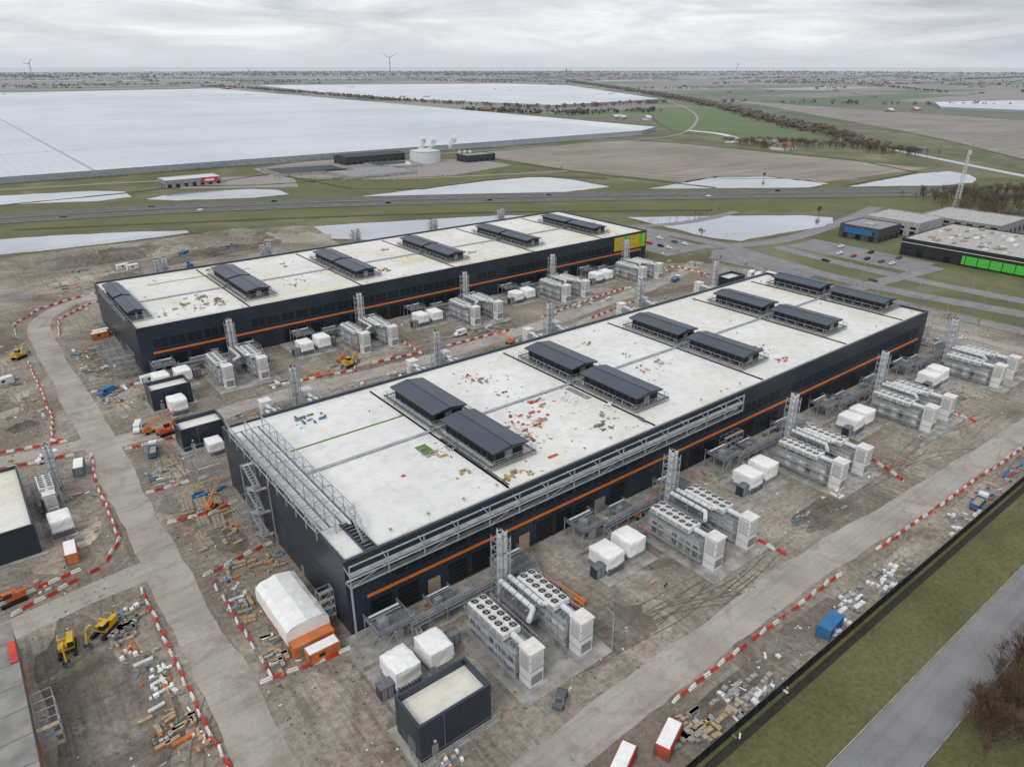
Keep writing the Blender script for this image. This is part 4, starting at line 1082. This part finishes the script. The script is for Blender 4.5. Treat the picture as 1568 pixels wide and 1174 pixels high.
row=P((349,4805),(504,2741),(517,1909),(483,1200))
blobs('distant_tree_row',along(row,900,20),bark_far,8,13)
blobs('distant_tree_row',along(P((517,1700),(478,1074),(475,900)),150,14),bark_far,6,10)
mass('tree_mass',along(P((330,1020),(440,960),(480,880)),200,22)+along(P((300,1040),(345,930)),60,8)+along(P((517,1300),(478,1050)),160,14),bark_far,9,14,4,4)
mass('tree_mass',along(P((330,585),(430,610),(560,640)),230,16)+along(P((330,530),(420,480),(560,520)),200,16)+along(P((345,560),(420,560)),110,14)+along(P((330,500),(380,420)),60,6),bark_far,8,13,4,4)
blobs('distant_tree_row',along(P((-1500,3700),(-1173,3400),(-662,2700),(-330,2230),(80,1850),(440,2150)),420,14),bark_far,7,12)
blobs('distant_tree_row',along(P((-120,1760),(130,1650),(330,1750)),120,30),greenfar,7,12)
mass('shrub_row',along(P((-230,700),(-120,680),(60,770)),60,5)+along(P((-400,690),(-220,850),(-60,940)),80,3)+along([(302,230),(360,222),(420,225)],30,3)+along([(296,150),(284,80),(286,-20)],26,1),bark_far,3,5,3)
pp=[]
for _ in range(95):
    d=2300*math.exp(R(0,1.45));a=math.radians(R(-38,38));x,y=wf(d*math.sin(a),d*math.cos(a))
    if 0<x<2500 and 700<y<3600 and d<4200: continue
    ln=R(250,1500);dr=random.choice([0,0,.65,1.57,2.2])+R(-.1,.1)
    pp+=along([(x,y),(x+ln*math.cos(dr),y+ln*math.sin(dr))],int(ln/17),6)
def ingh(p):
    return (-1500<p[0]<985 and 690<p[1]<3220) or (1090<p[0]<2460 and 1320<p[1]<3560)
blobs('distant_tree_rows',[p for p in pp if not ingh(p)],bark_far,7,13)
pp=[]
for _ in range(60):
    d=R(7000,11000);a=math.radians(R(-40,40));x,y=wf(d*math.sin(a),d*math.cos(a));ln=R(800,2600);dr=-.66+R(-.3,.3)
    pp+=along([(x,y),(x+ln*math.cos(dr),y+ln*math.sin(dr))],int(ln/36),20)
blobs('distant_tree_rows',pp,greenfar,11,20)
for wx,wy in ((222,520),(240,700),(120,450)):
    x,y=wf(wx,wy);place(big[0],'bare_tree',(x,y,0),R(0,6),sc=R(.6,.8))
# ------------------------------------------------------------------ sky, sun, camera
w=bpy.data.worlds.new('World');SC.world=w;w.use_nodes=True
nt=w.node_tree;k=NT(nt);bg=nt.nodes['Background']
sky=k.n('ShaderNodeTexSky',sky_type='NISHITA');sky.sun_disc=False;sky.sun_elevation=math.radians(48);sky.sun_rotation=math.radians(200)
tc=k.n('ShaderNodeTexCoord');sp=k.n('ShaderNodeSeparateXYZ');k.l(tc.outputs['Generated'],sp.inputs[0])
mp=k.n('ShaderNodeMapping');k.l(tc.outputs['Generated'],mp.inputs[0]);mp.inputs['Scale'].default_value=(3,3,20)
n1=k.noise(1.5,7,.6,mp.outputs[0],.4)
c1=k.ramp(n1,[(.3,(.45,.485,.54)),(.42,(.6,.635,.68)),(.54,(.74,.76,.8)),(.66,(.91,.92,.93))])
hz=k.math('MULTIPLY',k.math('SUBTRACT',.028,sp.outputs[2]),30.,True)
c2=k.mix(hz,c1,(.6,.655,.715))
skk=k.mix(1.,sky.outputs[0],(.1,.1,.1),'MULTIPLY')
fin=k.mix(.94,skk,c2);k.l(fin,bg.inputs[0]);bg.inputs[1].default_value=1.06
su=bpy.data.lights.new('sun','SUN');su.energy=1.2;su.angle=math.radians(20);su.color=(1,.965,.92)
so=bpy.data.objects.new('sun',su);COL.objects.link(so);so.rotation_euler=(math.radians(42),0,math.radians(-70))
cam=bpy.data.cameras.new('camera');cam.lens=25.03;cam.sensor_width=36;cam.clip_start=1;cam.clip_end=60000
co=bpy.data.objects.new('camera',cam);COL.objects.link(co);co.location=(-40.7,-101.6,100)
co.rotation_euler=(math.radians(90-24.16),0,math.radians(-38.17));SC.camera=co
SC.view_settings.view_transform='Standard';SC.view_settings.look='None';SC.view_settings.exposure=0
